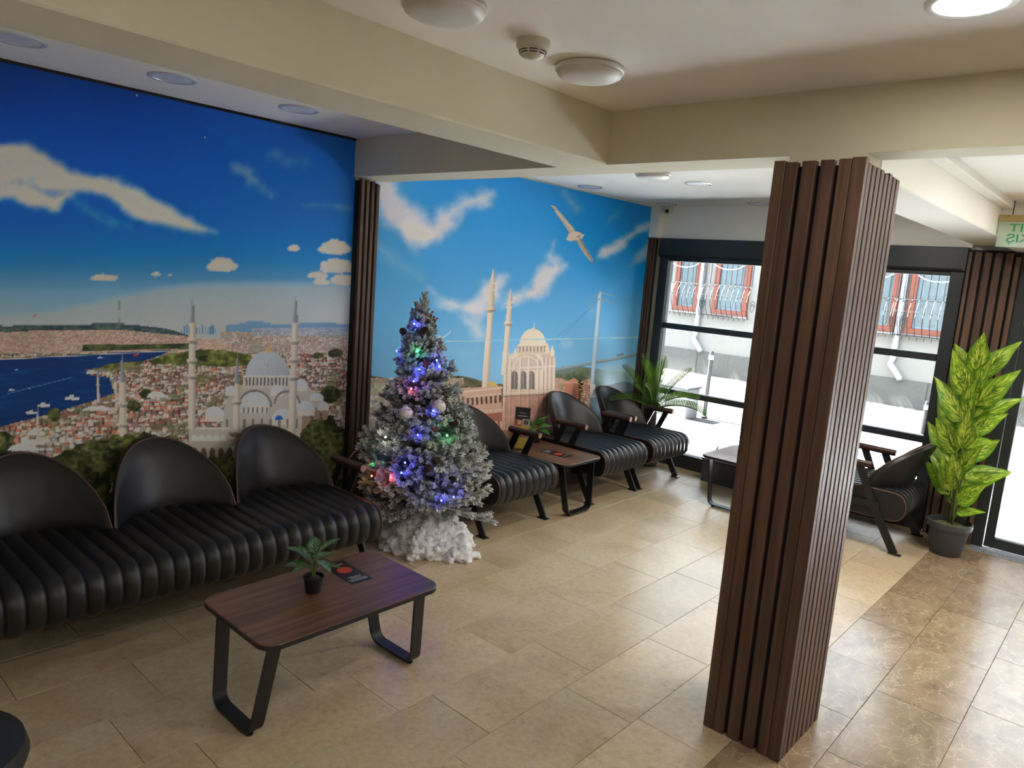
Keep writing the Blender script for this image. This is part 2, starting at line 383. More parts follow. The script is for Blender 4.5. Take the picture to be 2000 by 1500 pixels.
# ---- shop windows
def bars(parent, lst, mat='frame', name='frame_bar', bev=.003):
    for a, c in lst: MB().box(a, c, bev).build(name, mat, parent)
def window(name, x0, x1, mull, ztop=1.945, vertical=()):
    wn = struct(ob(name, None, None, (0, 0, 0)))
    L = [((x0, YW-.03, 0), (x0+.09, YW+.07, ztop)), ((x1-.09, YW-.03, 0), (x1, YW+.07, ztop)),
         ((x0+.09, YW-.03, 0.0), (x1-.09, YW+.07, .13)), ((x0+.09, YW-.02, ztop-.035), (x1-.09, YW+.07, ztop))]
    bars(wn, L)
    for z in mull: bars(wn, [((x0+.09, YW-.015, z-.026), (x1-.09, YW+.05, z+.026))], name='mullion')
    for x in vertical: bars(wn, [((x-.03, YW-.02, .13), (x+.03, YW+.06, ztop-.035))], name='mullion')
    zs = [.13]+list(mull)+[ztop-.035]; xs = [x0+.09]+list(vertical)+[x1-.09]
    for i in range(len(zs)-1):
        for j in range(len(xs)-1):
            MB().box((xs[j], YW+.016, zs[i]), (xs[j+1], YW+.022, zs[i+1])).build('pane', 'glass', wn)
    hb = MB().box((x0-.01, YW-.055, ztop), (x1+.005, YW+.03, 2.115), .004).build('roller_shutter_box', 'frame', wn)
    MB().box((x0+.02, YW-.060, ztop+.006), (x1-.02, YW-.055, ztop+.016)).build('box_lip', 'black', hb)
    return wn
window('window_1', .10, 2.60, [.69, 1.31], vertical=(1.58,))
window('window_2', 4.75, 6.2, [.69, 1.31])
dr = struct(ob('door_1', None, None, (0, 0, 0)))
bars(dr, [((2.925, YW-.04, 0), (2.995, YW+.06, 2.095)), ((4.43, YW-.04, 0), (4.5, YW+.06, 2.095)), ((2.995, YW-.04, 2.0), (4.43, YW+.06, 2.095))], name='door_frame')
bars(dr, [((3.0, YW-.03, .012), (3.06, YW+.03, 1.99)), ((3.68, YW-.03, .012), (3.74, YW+.03, 1.99)), ((3.06, YW-.03, .012), (3.68, YW+.03, .085)), ((3.06, YW-.03, 1.93), (3.68, YW+.03, 1.99))], name='door_leaf_rail')
MB().box((3.06, YW-.003, .085), (3.68, YW+.003, 1.93)).build('pane', 'glass', dr)
MB().box((3.74, YW-.003, .02), (4.43, YW+.003, 1.99)).build('pane', 'glass', dr)
MB().box((3.63, YW-.08, .95), (3.65, YW-.06, 1.35), .004).build('door_handle', 'metal', dr)

# ---- slatted wood cladding
def slat(parent, a, c, mat='slat', bev=.0025): return MB().box(a, c, bev).build('slat', mat, parent)
pil = thing('slatted_pillar', 'freestanding square pillar clad in dark walnut slats, right of the middle of the room', 'pillar')
MB().box((2.64, 2.556, 0.0), (2.915, 2.93, 2.13)).build('core', 'black', pil)
fx = [(2.628, 2.668), (2.669, 2.711), (2.726, 2.773), (2.788, 2.832), (2.847, 2.887), (2.888, 2.932)]
for i, (x0, x1) in enumerate(fx):
    t = 2.143+(.006, 0, .002, .003, .004, .008)[i]; slat(pil, (x0, 2.533, 0.0), (x1, 2.562, t))
for i in range(8):
    y0 = 2.5645+i*.0478; slat(pil, (2.905, y0, 0), (2.932, y0+.0355, 2.136+random.uniform(-.005, .005)))
for i in range(8):
    y0 = 2.5645+i*.0478; slat(pil, (2.628, y0, 0), (2.652, y0+.0355, 2.136))
cc = thing('slat_wall_column', 'narrow walnut slat column on the left wall between the two sky murals', 'column')
MB().box((0.0, 2.664, 0), (.035, 2.815, 2.165)).build('backing', 'black', cc)
for i in range(4):
    y0 = 2.673+i*.0372; slat(cc, (.03, y0, 0), (.06, y0+.0245, 2.176-.002*i-(.012 if i == 3 else 0)))
c2 = thing('slat_corner_column', 'thin walnut slat column in the far corner beside the gull mural and the window', 'column')
MB().box((.004, 6.0, 0), (.088, 6.03, 2.105)).build('backing', 'black', c2)
for i in range(3): slat(c2, (.006+i*.029, 5.985, 0), (.026+i*.029, 6.004, 2.11))
c3 = thing('slat_door_column', 'walnut slat column between the window and the glass door behind the tall leafy plant', 'column')
MB().box((2.606, 6.065, 0), (2.905, 6.12, 2.10)).build('backing', 'black', c3)
for i in range(4): slat(c3, (2.648+i*.062, 6.045, 0), (2.692+i*.062, 6.068, 2.085))
slat(c3, (2.608, 6.05, 0), (2.632, 6.068, 2.085)); slat(c3, (2.893, 6.04, 0), (2.925, 6.068, 2.06))

# ================================================================== THE STREET OUTSIDE
YF = 13.8
def pavingmat(name, a, c):
    t = NT(name); v = t.world((1, 1, 1), 3.0); f = t.noise(v, 9, 5, .6)
    t.col(t.ramp(f, [(.3, lin(a)), (.7, lin(c))])); t.p(Roughness=.8); return t.m
M['paver'] = pavingmat('grey_paver', (192, 199, 209), (212, 217, 224))
M['paverjoint'] = pavingmat('paver_joint', (112, 116, 118), (136, 138, 138))
def paverfield():
    t = NT('paver_field'); v = t.world((1, 1, 1)); q = t.n('ShaderNodeTexBrick'); t.l(v, q.inputs['Vector'])
    q.inputs['Scale'].default_value = 1.0; q.inputs['Brick Width'].default_value = .24; q.inputs['Row Height'].default_value = .12; q.inputs['Mortar Size'].default_value = .007; q.inputs['Mortar Smooth'].default_value = 0.0
    q.inputs['Color1'].default_value = (*lin((196, 203, 213)), 1); q.inputs['Color2'].default_value = (*lin((212, 217, 224)), 1); q.inputs['Mortar'].default_value = (*lin((34, 36, 40)), 1)
    t.col(q.outputs['Color']); t.p(Roughness=.8); return t.m
M['paverfield'] = paverfield()
M['asphalt'] = pavingmat('worn_asphalt', (30, 31, 34), (42, 43, 46))
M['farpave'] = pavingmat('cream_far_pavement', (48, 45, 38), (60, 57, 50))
M['render'] = plain('white_render', (130, 128, 125), .85, noise=.03, nscale=2)
M['plinth'] = plain('grey_plinth', (84, 84, 83), .8, noise=.06, nscale=3)
M['terracotta'] = plain('terracotta_window_paint', (118, 58, 40), .55, noise=.08)
M['pane_far'] = plain('far_window_glass', (96, 124, 138), .15, noise=.2, nscale=2)
M['curtain'] = plain('net_curtain', (104, 116, 122), .9, noise=.12, nscale=14)
M['iron'] = plain('grille_iron', (26, 28, 32), .6)
M['pipe'] = plain('white_drainpipe', (150, 154, 160), .5)
struct(MB().box((-14, YW+.14, -.4), (16, YF+.3, -.13)).build('ground', 'paverjoint'))
side = struct(MB().box((-10, YW+.14, -.13), (14, 8.75, -.106)).build('street_pavement', 'paverfield'))
pm = MB().box((-.113, -.053, -.02), (.113, .053, 0), .004).mesh('paver', 'paver')
n = 0
for j in range(21):
    for i in range(19):
        m_ = 53+j; y = (m_+.5)*.12; x = (i-5+.5)*.24-(.12 if m_ % 2 == 0 else 0)
        # keep the stones that can be seen through the left window or the glass door
        q = (x-CAM[0])/(y-CAM[1])
        if n < 298 and (-.62 < q*1.0 < -.42 or -.16 < q < .02):
            ob('paver', pm, side, (x, y, -.1+random.uniform(-.002, .001))); n += 1
MB().box((-10, 8.62, -.13), (14, 8.75, -.085), .008).build('kerb', 'render', side)
struct(MB().box((-14, 8.75, -.13), (16, 10.9, -.12)).build('street_road', 'asphalt'))
fp = struct(MB().box((-14, 10.9, -.13), (16, YF+.1, -.10)).build('street_far_pavement', 'farpave'))
MB().box((-14, 10.78, -.13), (16, 10.9, -.08), .01).build('kerb', 'render', fp)
bd = thing('white_house', 'white rendered house across the street with terracotta framed windows', 'building', (0, YF, 0))
MB().box((-9, .04, .375), (9, .6, 3.3)).build('wall', 'render', bd); MB().box((-9.1, -.25, 3.3), (9.1, .7, 3.42)).build('roof_edge', 'plinth', bd)
pl = MB().box((-9, 0, -.12), (9, .6, .375)).build('plinth', 'plinth', bd)
for x in (-3.4, -1.9, -.4, .9, 1.8): MB().box((x-.004, -.006, -.11), (x+.004, .002, .37)).build('plinth_joint', 'asphalt', pl)
for (x0, x1) in ((-4.1, -3.5), (-3.2, -2.45), (-1.6, -.85), (-.55, .24), (.40, 1.30), (1.75, 2.5), (2.9, 3.7)):
    f = MB()
    f.box((x0, -.03, 1.165), (x1, .06, 1.265), .006); f.box((x0, -.03, 2.7), (x1, .06, 2.8), .006)
    f.box((x0, -.03, 1.265), (x0+.11, .06, 2.7), .006); f.box((x1-.11, -.03, 1.265), (x1, .06, 2.7), .006)
    fo = f.build('window_frame', 'terracotta', bd)
    MB().box((x0+.1, .025, 1.26), (x1-.1, .035, 2.71)).build('pane', 'pane_far', fo)
    cu = MB(); k = 30; vs = []; c0 = x0+.16; c1 = x1-.14
    for i in range(k+1):
        xx = c0+(c1-c0)*i/k; yy = .012+.007*math.sin(i*1.7); vs += [(xx, yy, 1.30), (xx, yy, 2.69)]
    cu.add(vs, [(2*i, 2*i+2, 2*i+3, 2*i+1) for i in range(k)]); cu.build('curtain', 'curtain', fo, fix=False)
    MB().box((x0-.03, -.06, 1.115), (x1+.03, .06, 1.165), .006).build('window_sill', 'render', fo)
    g = MB(); gx0, gx1 = x0-.14, x1+.1; nb = max(5, int((gx1-gx0)/.105))
    for i in range(nb+1):     # bellied vertical bars
        x = gx0+(gx1-gx0)*i/nb; pts = []
        for z in (2.75, 2.2, 1.75, 1.6, 1.45, 1.3, 1.18, 1.12):
            pts.append((x, -.12-(.16*math.sin(max(0, min(1, (1.75-z)/.6))*PI) if z < 1.75 else 0), z))
        g.tube(pts, .007, 5)
    g.tube([(gx0, -.12, 1.14), (gx1, -.12, 1.14)], .010, 5); g.tube([(gx0, -.12, 1.745), (gx1, -.12, 1.745)], .012, 5)
    for i in range(nb):       # little rings between the bars
        cx = gx0+(gx1-gx0)*(i+.5)/nb
        g.tube([(cx+.045*math.cos(a), -.25, 1.50+.05*math.sin(a)) for a in np.linspace(0, PI, 8)], .006, 4)
        g.tube([(cx-.02, -.12, 1.14), (cx-.02, -.125, 1.06)], .007, 4)
    for xx in (gx0-.05, gx1+.05):   # side scrolls
        g.tube([(xx+.05*math.cos(a)*(1-a/14), -.1, 1.36+.14*math.sin(a)*(1-a/14)) for a in np.linspace(0, 9, 26)], .007, 4)
    g.build('window_grille', 'iron', bd)
    s = MB()
    for sx in (-1, 1):
        cx = (x0+x1)/2+sx*.17
        s.tube([(cx+sx*.16*math.cos(a)*(1-a/12), -.2, 2.26+.13*math.sin(a)*(1-a/12)) for a in np.linspace(.2, 8, 26)], .012, 4)
    s.tube([((x0+x1)/2+.34*math.cos(a), -.2, 2.22+.16*math.sin(a)) for a in np.linspace(PI, 2*PI, 12)], .012, 4)
    s.build('grille_scroll', 'render', bd)
for xx in (-3.47, .31):
    MB().tube([(xx, -.04, 2.9), (xx, -.04, .72), (xx-.03, -.05, .62), (xx+.14, -.06, .42), (xx+.16, -.06, .36)], .05, 10).build('drainpipe', 'pipe', bd, smooth=True)
def bollard(x, y, h, label):
    b = thing('street_post', label, 'post', (x, y, -.12), group='street posts')
    MB().lathe([(.045, 0), (.045, .03), (.028, .04), (.028, h-.02), (.02, h)], 12).build('post', 'metal', b, smooth=40)
    MB().lathe([(.034, h-.12), (.034, h-.06)], 12).build('reflective_band', 'pipe', b)
bollard(-.86, 9.3, .95, 'dark street post seen through the left window above the cycad plant')
bollard(1.46, 11.2, .5, 'short dark street post seen through the window right of the pillar')
sb = thing('street_cabinet', 'low grey utility cabinet on the pavement outside the left window', 'cabinet', (-.9, 9.0, -.12))
MB().box((-.55, -.15, 0), (-.02, .2, .42), .01).build('body', 'plinth', sb); MB().box((-.57, -.17, .42), (0, .22, .45), .008).build('lid', 'asphalt', sb)

# ================================================================== THE PRINTED MURALS (flat prints on the left wall)
def hsh(i, j, k=0):
    h = (i.astype(np.int64)*374761393 + j.astype(np.int64)*668265263 + k*974634141) & 0x7fffffff
    h = ((h ^ (h >> 13))*1274126177) & 0x7fffffff
    return ((h ^ (h >> 16)) & 0xffff)/65535.0
def vn(x, y, k=0):
    xi = np.floor(x); yi = np.floor(y); fx = x-xi; fy = y-yi; fx = fx*fx*(3-2*fx); fy = fy*fy*(3-2*fy)
    a = hsh(xi, yi, k); b = hsh(xi+1, yi, k); c = hsh(xi, yi+1, k); d = hsh(xi+1, yi+1, k)
    return (a*(1-fx)+b*fx)*(1-fy)+(c*(1-fx)+d*fx)*fy
def fbm(x, y, o=4, k=0):
    s = 0; a = .5; t = 0
    for i in range(o): s = s+a*vn(x*2**i, y*2**i, k+i*17); t += a; a *= .52
    return s/t
def sst(a, b, x): t = np.clip((x-a)/(b-a), 0, 1); return t*t*(3-2*t)
def inpoly(u, v, P):
    r = np.zeros(u.shape, bool); n = len(P)
    for i in range(n):
        (x0, y0), (x1, y1) = P[i], P[(i+1) % n]
        if y0 == y1: continue
        r ^= ((y0 > v) != (y1 > v)) & (u < (x1-x0)*(v-y0)/(y1-y0)+x0)
    return r
class Canvas:
    def __init__(s, u, v): s.u, s.v = u, v; s.c = np.zeros((u.size, 3))
    def mix(s, m, col):
        col = np.asarray(col, float); m = np.asarray(m, float)[:, None]
        s.c = s.c*(1-m)+(col if col.ndim == 2 else col[None, :])*m
    def poly(s, P, col): s.mix(inpoly(s.u, s.v, P), col)
    def ell(s, cx, cy, rx, ry, col, half=False):
        m = ((s.u-cx)/rx)**2+((s.v-cy)/ry)**2 < 1
        if half: m &= s.v < cy
        d = np.clip((s.u-cx)/rx*.5+.1+(s.v-cy)/ry*.25, -1, 1)[:, None]
        s.mix(m, np.clip(np.array(col)[None, :]*(1.04-.16*d), 0, 255))
    def rect(s, x0, y0, x1, y1, col): s.mix((s.u > x0) & (s.u < x1) & (s.v > y0) & (s.v < y1), col)
    def line(s, a, b, wd, col, al=1.0):
        ax, ay = a; bx, by = b; L2 = (bx-ax)**2+(by-ay)**2; t = np.clip(((s.u-ax)*(bx-ax)+(s.v-ay)*(by-ay))/L2, 0, 1)
        d = np.hypot(s.u-ax-t*(bx-ax), s.v-ay-t*(by-ay)); s.mix(al*np.clip(wd/2+.5-d, 0, 1), col)
    def cloud(s, blobs, col, amp=14, sc=26, soft=16, k=0, al=1.0, stretch=(1, 1)):
        n = fbm(s.u/sc*stretch[0], s.v/sc*stretch[1], 5, k)-.5; best = np.full(s.u.shape, -1e9)
        for (x, y, r) in blobs: best = np.maximum(best, r-np.hypot(s.u-x, s.v-y))
        for (x, y, r), (x2, y2, r2) in zip(blobs[:-1], blobs[1:]):
            L2 = (x2-x)**2+(y2-y)**2
            if L2 > 90**2: continue
            t = np.clip(((s.u-x)*(x2-x)+(s.v-y)*(y2-y))/L2, 0, 1); best = np.maximum(best, r+(r2-r)*t-np.hypot(s.u-x-t*(x2-x), s.v-y-t*(y2-y)))
        s.mix(al*sst(-soft*.5, soft, best+n*2*amp), col)
    def minaret(s, x0, y0, x1, y1, wd, cone, balc, col=(196, 190, 178), tip=(128, 138, 148)):
        t = (s.v-y0)/(y1-y0); ax = x0+(x1-x0)*t; d = s.u-ax
        hw = np.where(s.v < cone, wd*.36*np.clip((s.v-y0)/max(1, cone-y0), 0, 1)+.3, wd*(.40+.10*np.clip((s.v-cone)/max(1, y1-cone), 0, 1)))
        for yb in balc: hw = np.where(np.abs(s.v-yb) < wd*.22, wd*.68, hw); hw = np.where((s.v > yb) & (s.v < yb+wd*.7), np.maximum(hw, wd*(.68-.25*(s.v-yb)/(wd*.7))), hw)
        m = (np.abs(d) < hw) & (t > 0) & (t < 1)
        sh = np.clip(d/np.maximum(hw, .5), -1, 1); base = np.where((s.v < cone)[:, None], np.array(tip, float)[None, :], np.array(col, float)[None, :])
        cc = base*(1-.22*sh)[:, None]
        for yb in balc: cc = np.where((np.abs(s.v-yb-wd*.3) < wd*.18)[:, None], cc*.72, cc)
        s.mix(m, np.clip(cc, 0, 255))
def rows_of(c, pts, cols):   # piecewise colour gradient by v
    out = np.zeros((c.v.size, 3))
    for k in range(3): out[:, k] = np.interp(c.v, pts, [q[k] for q in cols])
    return out
CITY = np.array([(206, 200, 190), (190, 182, 170), (166, 118, 98), (214, 208, 198), (158, 150, 142), (198, 184, 166), (128, 114, 104), (220, 217, 212), (178, 140, 120), (104, 100, 95), (150, 128, 112)], float)
def city(c, m, size, k=0, tint=None, al=1.0):
    sx, sy = size, size*.72
    j = np.floor(c.v/sy); xo = hsh(j, j*0+3, k)*7; i = np.floor(c.u/sx+xo)
    fu = c.u/sx+xo-i; fv = c.v/sy-j
    w_ = .55+.45*hsh(i, j, k+5); h = hsh(i, j, k+1); roof = hsh(i, j, k+2); br = (.74+.36*hsh(i, j, k+3))*(.82+.36*fbm(c.u/60, c.v/40, 2, k+6))
    wall = CITY[(h*10.99).astype(int)]; rf = np.array([(168, 104, 84), (150, 90, 72), (160, 152, 146), (206, 201, 194), (136, 112, 98)], float)[(roof*4.99).astype(int)]
    col = np.where((fv < .42)[:, None], rf, wall)*br[:, None]
    win = (np.mod(fu*3.2, 1) < .42) & (fv > .55) & (fv < .82); col = np.where(win[:, None], col*.72, col)
    col = np.where((fu > w_)[:, None], col*.66, col)
    col = col*(.86+.28*fbm(c.u/3.1, c.v/3.1, 2, k+9))[:, None]
    gm = fbm(c.u/26, c.v/16, 3, k+12); gm = sst(.60, .68, gm)[:, None]*(.6+.4*fbm(c.u/5, c.v/5, 2, k+13))[:, None]; col = col*(1-.8*gm)+np.array([(92, 98, 60)])*gm*.8
    if tint is not None: col = col*.5+np.array(tint)*.5
    col = col*1.14
    c.mix(np.asarray(m, float)*al, np.clip(col, 0, 255))
def foliage(c, m, k=0, dark=(36, 44, 22), lite=(118, 122, 64)):
    n = fbm(c.u/7, c.v/7, 4, k)*.65+fbm(c.u/28, c.v/24, 2, k+4)*.5-.08
    n = sst(.25, .82, n)[:, None]; c.mix(m, np.array(dark)*(1-n)+np.array(lite)*n)
def bush(c, cx, cy, rx, ry, k):
    n = fbm(c.u/14, c.v/14, 3, k)-.5; m = ((c.u-cx)/rx)**2+((c.v-cy)/ry)**2 < 1+n*1.1; foliage(c, m, k)
def mural1(u, v):
    c = Canvas(u, v)
    c.c = rows_of(c, [60, 120, 220, 330, 430, 510, 570, 640], [(18, 42, 104), (20, 52, 122), (26, 70, 158), (22, 88, 184), (14, 104, 200), (58, 138, 206), (120, 164, 196), (152, 174, 186)])
    c.mix(.32*sst(200, 690, u)*(1-sst(430, 520, v)), (86, 136, 208))
    hz = 606-64*sst(0, 430, u); c.mix(.82*sst(0, 20, v-hz)*(.75+.25*sst(hz, hz+90, v)), (172, 180, 182))
    c.mix(.35*sst(560, 690, u)*sst(520, 640, v), (206, 210, 208))
    c.cloud([(-140, 300, 40), (-70, 312, 46), (-20, 322, 46), (40, 318, 42), (85, 340, 36), (130, 352, 26), (180, 360, 20), (225, 372, 26), (262, 396, 32), (302, 414, 30), (342, 432, 20), (382, 444, 11), (420, 454, 4)], (198, 198, 192), 9, 34, 15, 1)
    c.cloud([(-60, 372, 18), (30, 372, 22), (70, 388, 24), (105, 396, 18), (132, 380, 12)], (194, 194, 190), 10, 26, 14, 2)
    c.cloud([(60, 352, 4), (150, 398, 6), (200, 432, 8), (250, 438, 5)], (120, 176, 214), 16, 24, 22, 3, .7)
    c.cloud([(450, 325, 8), (485, 340, 12), (505, 362, 10), (528, 378, 9)], (140, 184, 222), 18, 22, 22, 4, .85)
    c.cloud([(535, 305, 10), (565, 312, 14), (590, 318, 8)], (96, 156, 214), 16, 20, 26, 5, .8)
    c.cloud([(590, 402, 3), (640, 400, 6), (686, 406, 5)], (120, 172, 222), 9, 18, 14, 6, .8)
    c.cloud([(410, 250, 2), (450, 275, 3), (480, 290, 2)], (52, 110, 186), 14, 24, 30, 7, .5)
    def cumulus(cx, cy, rx, ry, k):
        n = fbm(u/9, v/9, 4, k)-.5; d = 1-((u-cx)/rx)**2-((v-cy)/(ry*np.where(v > cy, .45, 1)))**2+n*.9
        c.mix(sst(0, .35, d), np.array([(226, 222, 212)])-np.clip((v-cy+ry)/(2*ry), 0, 1)[:, None]*np.array([(34, 30, 22)]))
    for q in [(433, 522, 34, 20, 11), (200, 545, 28, 10, 12), (222, 544, 10, 8, 13), (303, 537, 10, 6, 14), (331, 537, 5, 3, 15), (573, 486, 13, 10, 16), (652, 488, 34, 22, 17), (660, 525, 40, 22, 18), (620, 540, 20, 12, 19), (668, 550, 26, 16, 20), (628, 552, 18, 9, 21)]: cumulus(*q)
    # far hills, far shore
    sk = 638-7*np.exp(-((u-70)/55)**2)-9*np.exp(-((u-232)/60)**2)+3*np.sin(u/31)+10*sst(230, 400, u)
    c.mix((v > sk+16*sst(300, 420, u)) & (u < 420), (60, 82, 96)); foliage(c, (v > sk+3) & (v < sk+16) & (u < 330), 31, (44, 66, 78), (96, 116, 108))
    c.mix((v > 634-8*np.exp(-((u-497)/26)**2)-4*np.exp(-((u-620)/50)**2)) & (u > 440), (112, 148, 178))
    city(c, (v > sk+12) & (u < 460), 4.5, 40, (206, 172, 156), .92); city(c, (v > 648) & (u >= 430), 5, 41, (176, 160, 150), .9); city(c, (v > 640) & (v < 656) & (u > 490), 3.2, 42, (150, 180, 214), .8)
    for i in range(16):
        x = 352+i*4.6+2*math.sin(i*7); h = 9+9*abs(math.sin(i*2.3)); c.rect(x, 652-h, x+2.6, 652, (104, 140, 172))
    foliage(c, (v > 676-.016*u) & (v < 688-.018*u) & (u > 160) & (u < 380), 33, (44, 60, 36), (104, 112, 62))
    # city, water and wooded point
    city(c, v > 690, 8.0, 50); city(c, v > 770, 11.0, 51); city(c, v > 850, 15.0, 52)
    water = [(-900, 712), (-300, 706), (0, 702), (150, 692), (335, 683), (318, 692), (272, 708), (205, 716), (165, 722), (172, 732), (214, 738), (222, 768), (176, 784), (150, 792), (118, 802), (60, 818), (34, 824), (-60, 850), (-300, 905), (-900, 1010)]
    c.poly(water, (16, 52, 108)); n = fbm(u/40, v/4, 4, 60); c.mix(inpoly(u, v, water)*sst(.5, .8, n)*.5, (36, 84, 146)); c.mix(inpoly(u, v, water)*sst(790, 830, v)*.3, (12, 36, 76))
    c.line((-200, 712), (330, 685), 1.6, (196, 196, 190)); c.line((15, 768), (140, 737), 1.6, (110, 150, 190), .7)
    for (x, y, wd) in [(22, 762, 10), (56, 759, 5), (195, 699, 8), (268, 691, 4), (178, 728, 16), (84, 792, 20), (140, 778, 22), (60, 806, 16), (8, 756, 4), (32, 722, 3)]:
        c.rect(x-wd*.6, y-wd*.13, x+wd*.6, y+wd*.13, (206, 212, 214)); c.rect(x-wd*.25, y-wd*.32, x+wd*.2, y-wd*.1, (186, 194, 198))
    foliage(c, inpoly(u, v, [(285, 706), (330, 692), (390, 682), (440, 684), (492, 694), (486, 714), (430, 716), (360, 712), (300, 710)]), 61, (62, 74, 30), (140, 146, 66))
    foliage(c, inpoly(u, v, [(195, 716), (215, 710), (255, 706), (285, 706), (260, 716), (215, 724)]), 62, (70, 76, 34), (150, 146, 74))
    for (x, y, rx, ry, k) in [(285, 770, 12, 10, 70), (262, 793, 14, 11, 71), (105, 810, 12, 14, 72), (6, 868, 20, 26, 73), (335, 858, 14, 10, 74), (655, 690, 14, 8, 75), (645, 770, 20, 16, 76), (400, 700, 14, 6, 77), (620, 694, 10, 6, 78)]: bush(c, x, y, rx, ry, k)
    # mosque with the grey domes
    st = (196, 192, 184)
    c.poly([(436, 800), (446, 775), (470, 752), (600, 752), (622, 775), (640, 790), (640, 850), (560, 862), (430, 840)], (176, 172, 164))
    c.poly([(590, 800), (640, 790), (641, 832), (596, 872), (588, 872)], (150, 124, 104)); c.rect(606, 806, 612, 866, (112, 92, 78)); c.rect(624, 806, 629, 850, (112, 92, 78))
    c.rect(474, 732, 566, 758, (186, 184, 178))
    for i in range(12): c.rect(479+i*7.2, 737, 482+i*7.2, 753, (92, 96, 104))
    c.ell(521.5, 735, 43, 50, (168, 178, 186), True); dm = ((u-521.5)/43)**2+((v-735)/50)**2; c.mix(.22*((dm < 1) & (v < 735))*(np.mod(np.arctan2(v-735, u-521.5)*16, 1) < .35), (120, 130, 140)); c.line((478, 735), (565, 735), 3, (206, 206, 200)); c.line((523, 687), (524, 668), 1.8, (200, 170, 70)); c.ell(523, 684, 5, 4, (206, 176, 80))
    for (x, y, rx, ry) in [(497, 792, 28, 28), (418, 813, 19, 20), (551, 820, 21, 22), (540, 766, 13, 14), (451, 766, 12, 13), (587, 756, 14, 16), (597, 802, 18, 20), (470, 800, 12, 10), (618, 778, 14, 10), (630, 796, 12, 12), (578, 790, 10, 10)]:
        c.rect(x-rx*.95, y-2, x+rx*.95, y+ry*.5, st); c.ell(x, y, rx, ry, (198, 204, 208), True)
    for (x, y, r) in [(497, 795, 34), (560, 788, 26)]: 
        d = np.hypot(u-x, v-y); c.mix((d < r) & (d > r-4) & (v < y), (116, 118, 118))
    for i in range(6): c.rect(474+i*9, 795, 477+i*9, 806, (104, 106, 110))
    for i in range(9): c.rect(440+i*17, 818, 445+i*17, 836, (118, 116, 112))
    c.ell(544, 820, 8, 9, (40, 90, 170), True)
    c.rect(368, 836, 446, 862, (176, 172, 162)); c.line((368, 836), (446, 836), 3, (206, 204, 196))
    for i in range(5): c.ell(379+i*14, 861, 7.5, 12, (206, 206, 202), True)
    c.rect(364, 862, 452, 900, (168, 160, 148))
    for i in range(5): c.ell(380+i*17, 886, 6, 12, (92, 72, 56), True); c.rect(374+i*17, 886, 386+i*17, 900, (92, 72, 56))
    for (x, y, rx, ry) in [(70, 850, 18, 13), (45, 880, 30, 14), (62, 868, 22, 10), (305, 776, 18, 12), (190, 802, 30, 9)]: c.ell(x, y, rx, ry, (206, 208, 206), True)
    for q in [(190, 720, 192, 786, 5, 736, [752]), (225, 728, 227, 802, 6, 745, [760, 782]), (73, 794, 74, 862, 6, 812, [828]), (238, 688, 241, 886, 15, 746, [788, 828]), (463, 690, 461, 838, 14, 750, [784]), (375.5, 572, 374, 838, 15, 632, [664, 704, 734]), (577, 570, 569, 856, 15, 630, [666, 702, 736])]: c.minaret(*q)
    c.line((232, 588), (232, 632), 1.2, (120, 130, 140)); c.line((232, 606), (232, 620), 2.4, (160, 165, 170)); c.line((66, 616), (66, 630), 1, (140, 120, 120)); c.rect(64, 615, 69, 619, (176, 60, 60)); c.line((263, 692), (262, 712), 1, (90, 80, 80)); c.rect(260, 690, 267, 695, (170, 50, 50))
    for (x, y, rx, ry, k) in [(240, 882, 64, 32, 80), (190, 905, 62, 44, 81), (285, 862, 26, 18, 82), (150, 930, 70, 50, 83), (632, 862, 44, 46, 84), (640, 910, 50, 70, 85), (415, 905, 20, 14, 86), (555, 930, 90, 50, 87), (330, 930, 70, 50, 88), (450, 940, 70, 50, 89), (60, 980, 90, 60, 90)]: bush(c, x, y, rx, ry, k)
    foliage(c, v > 960, 91, (34, 44, 18), (96, 100, 46))
    return c.c
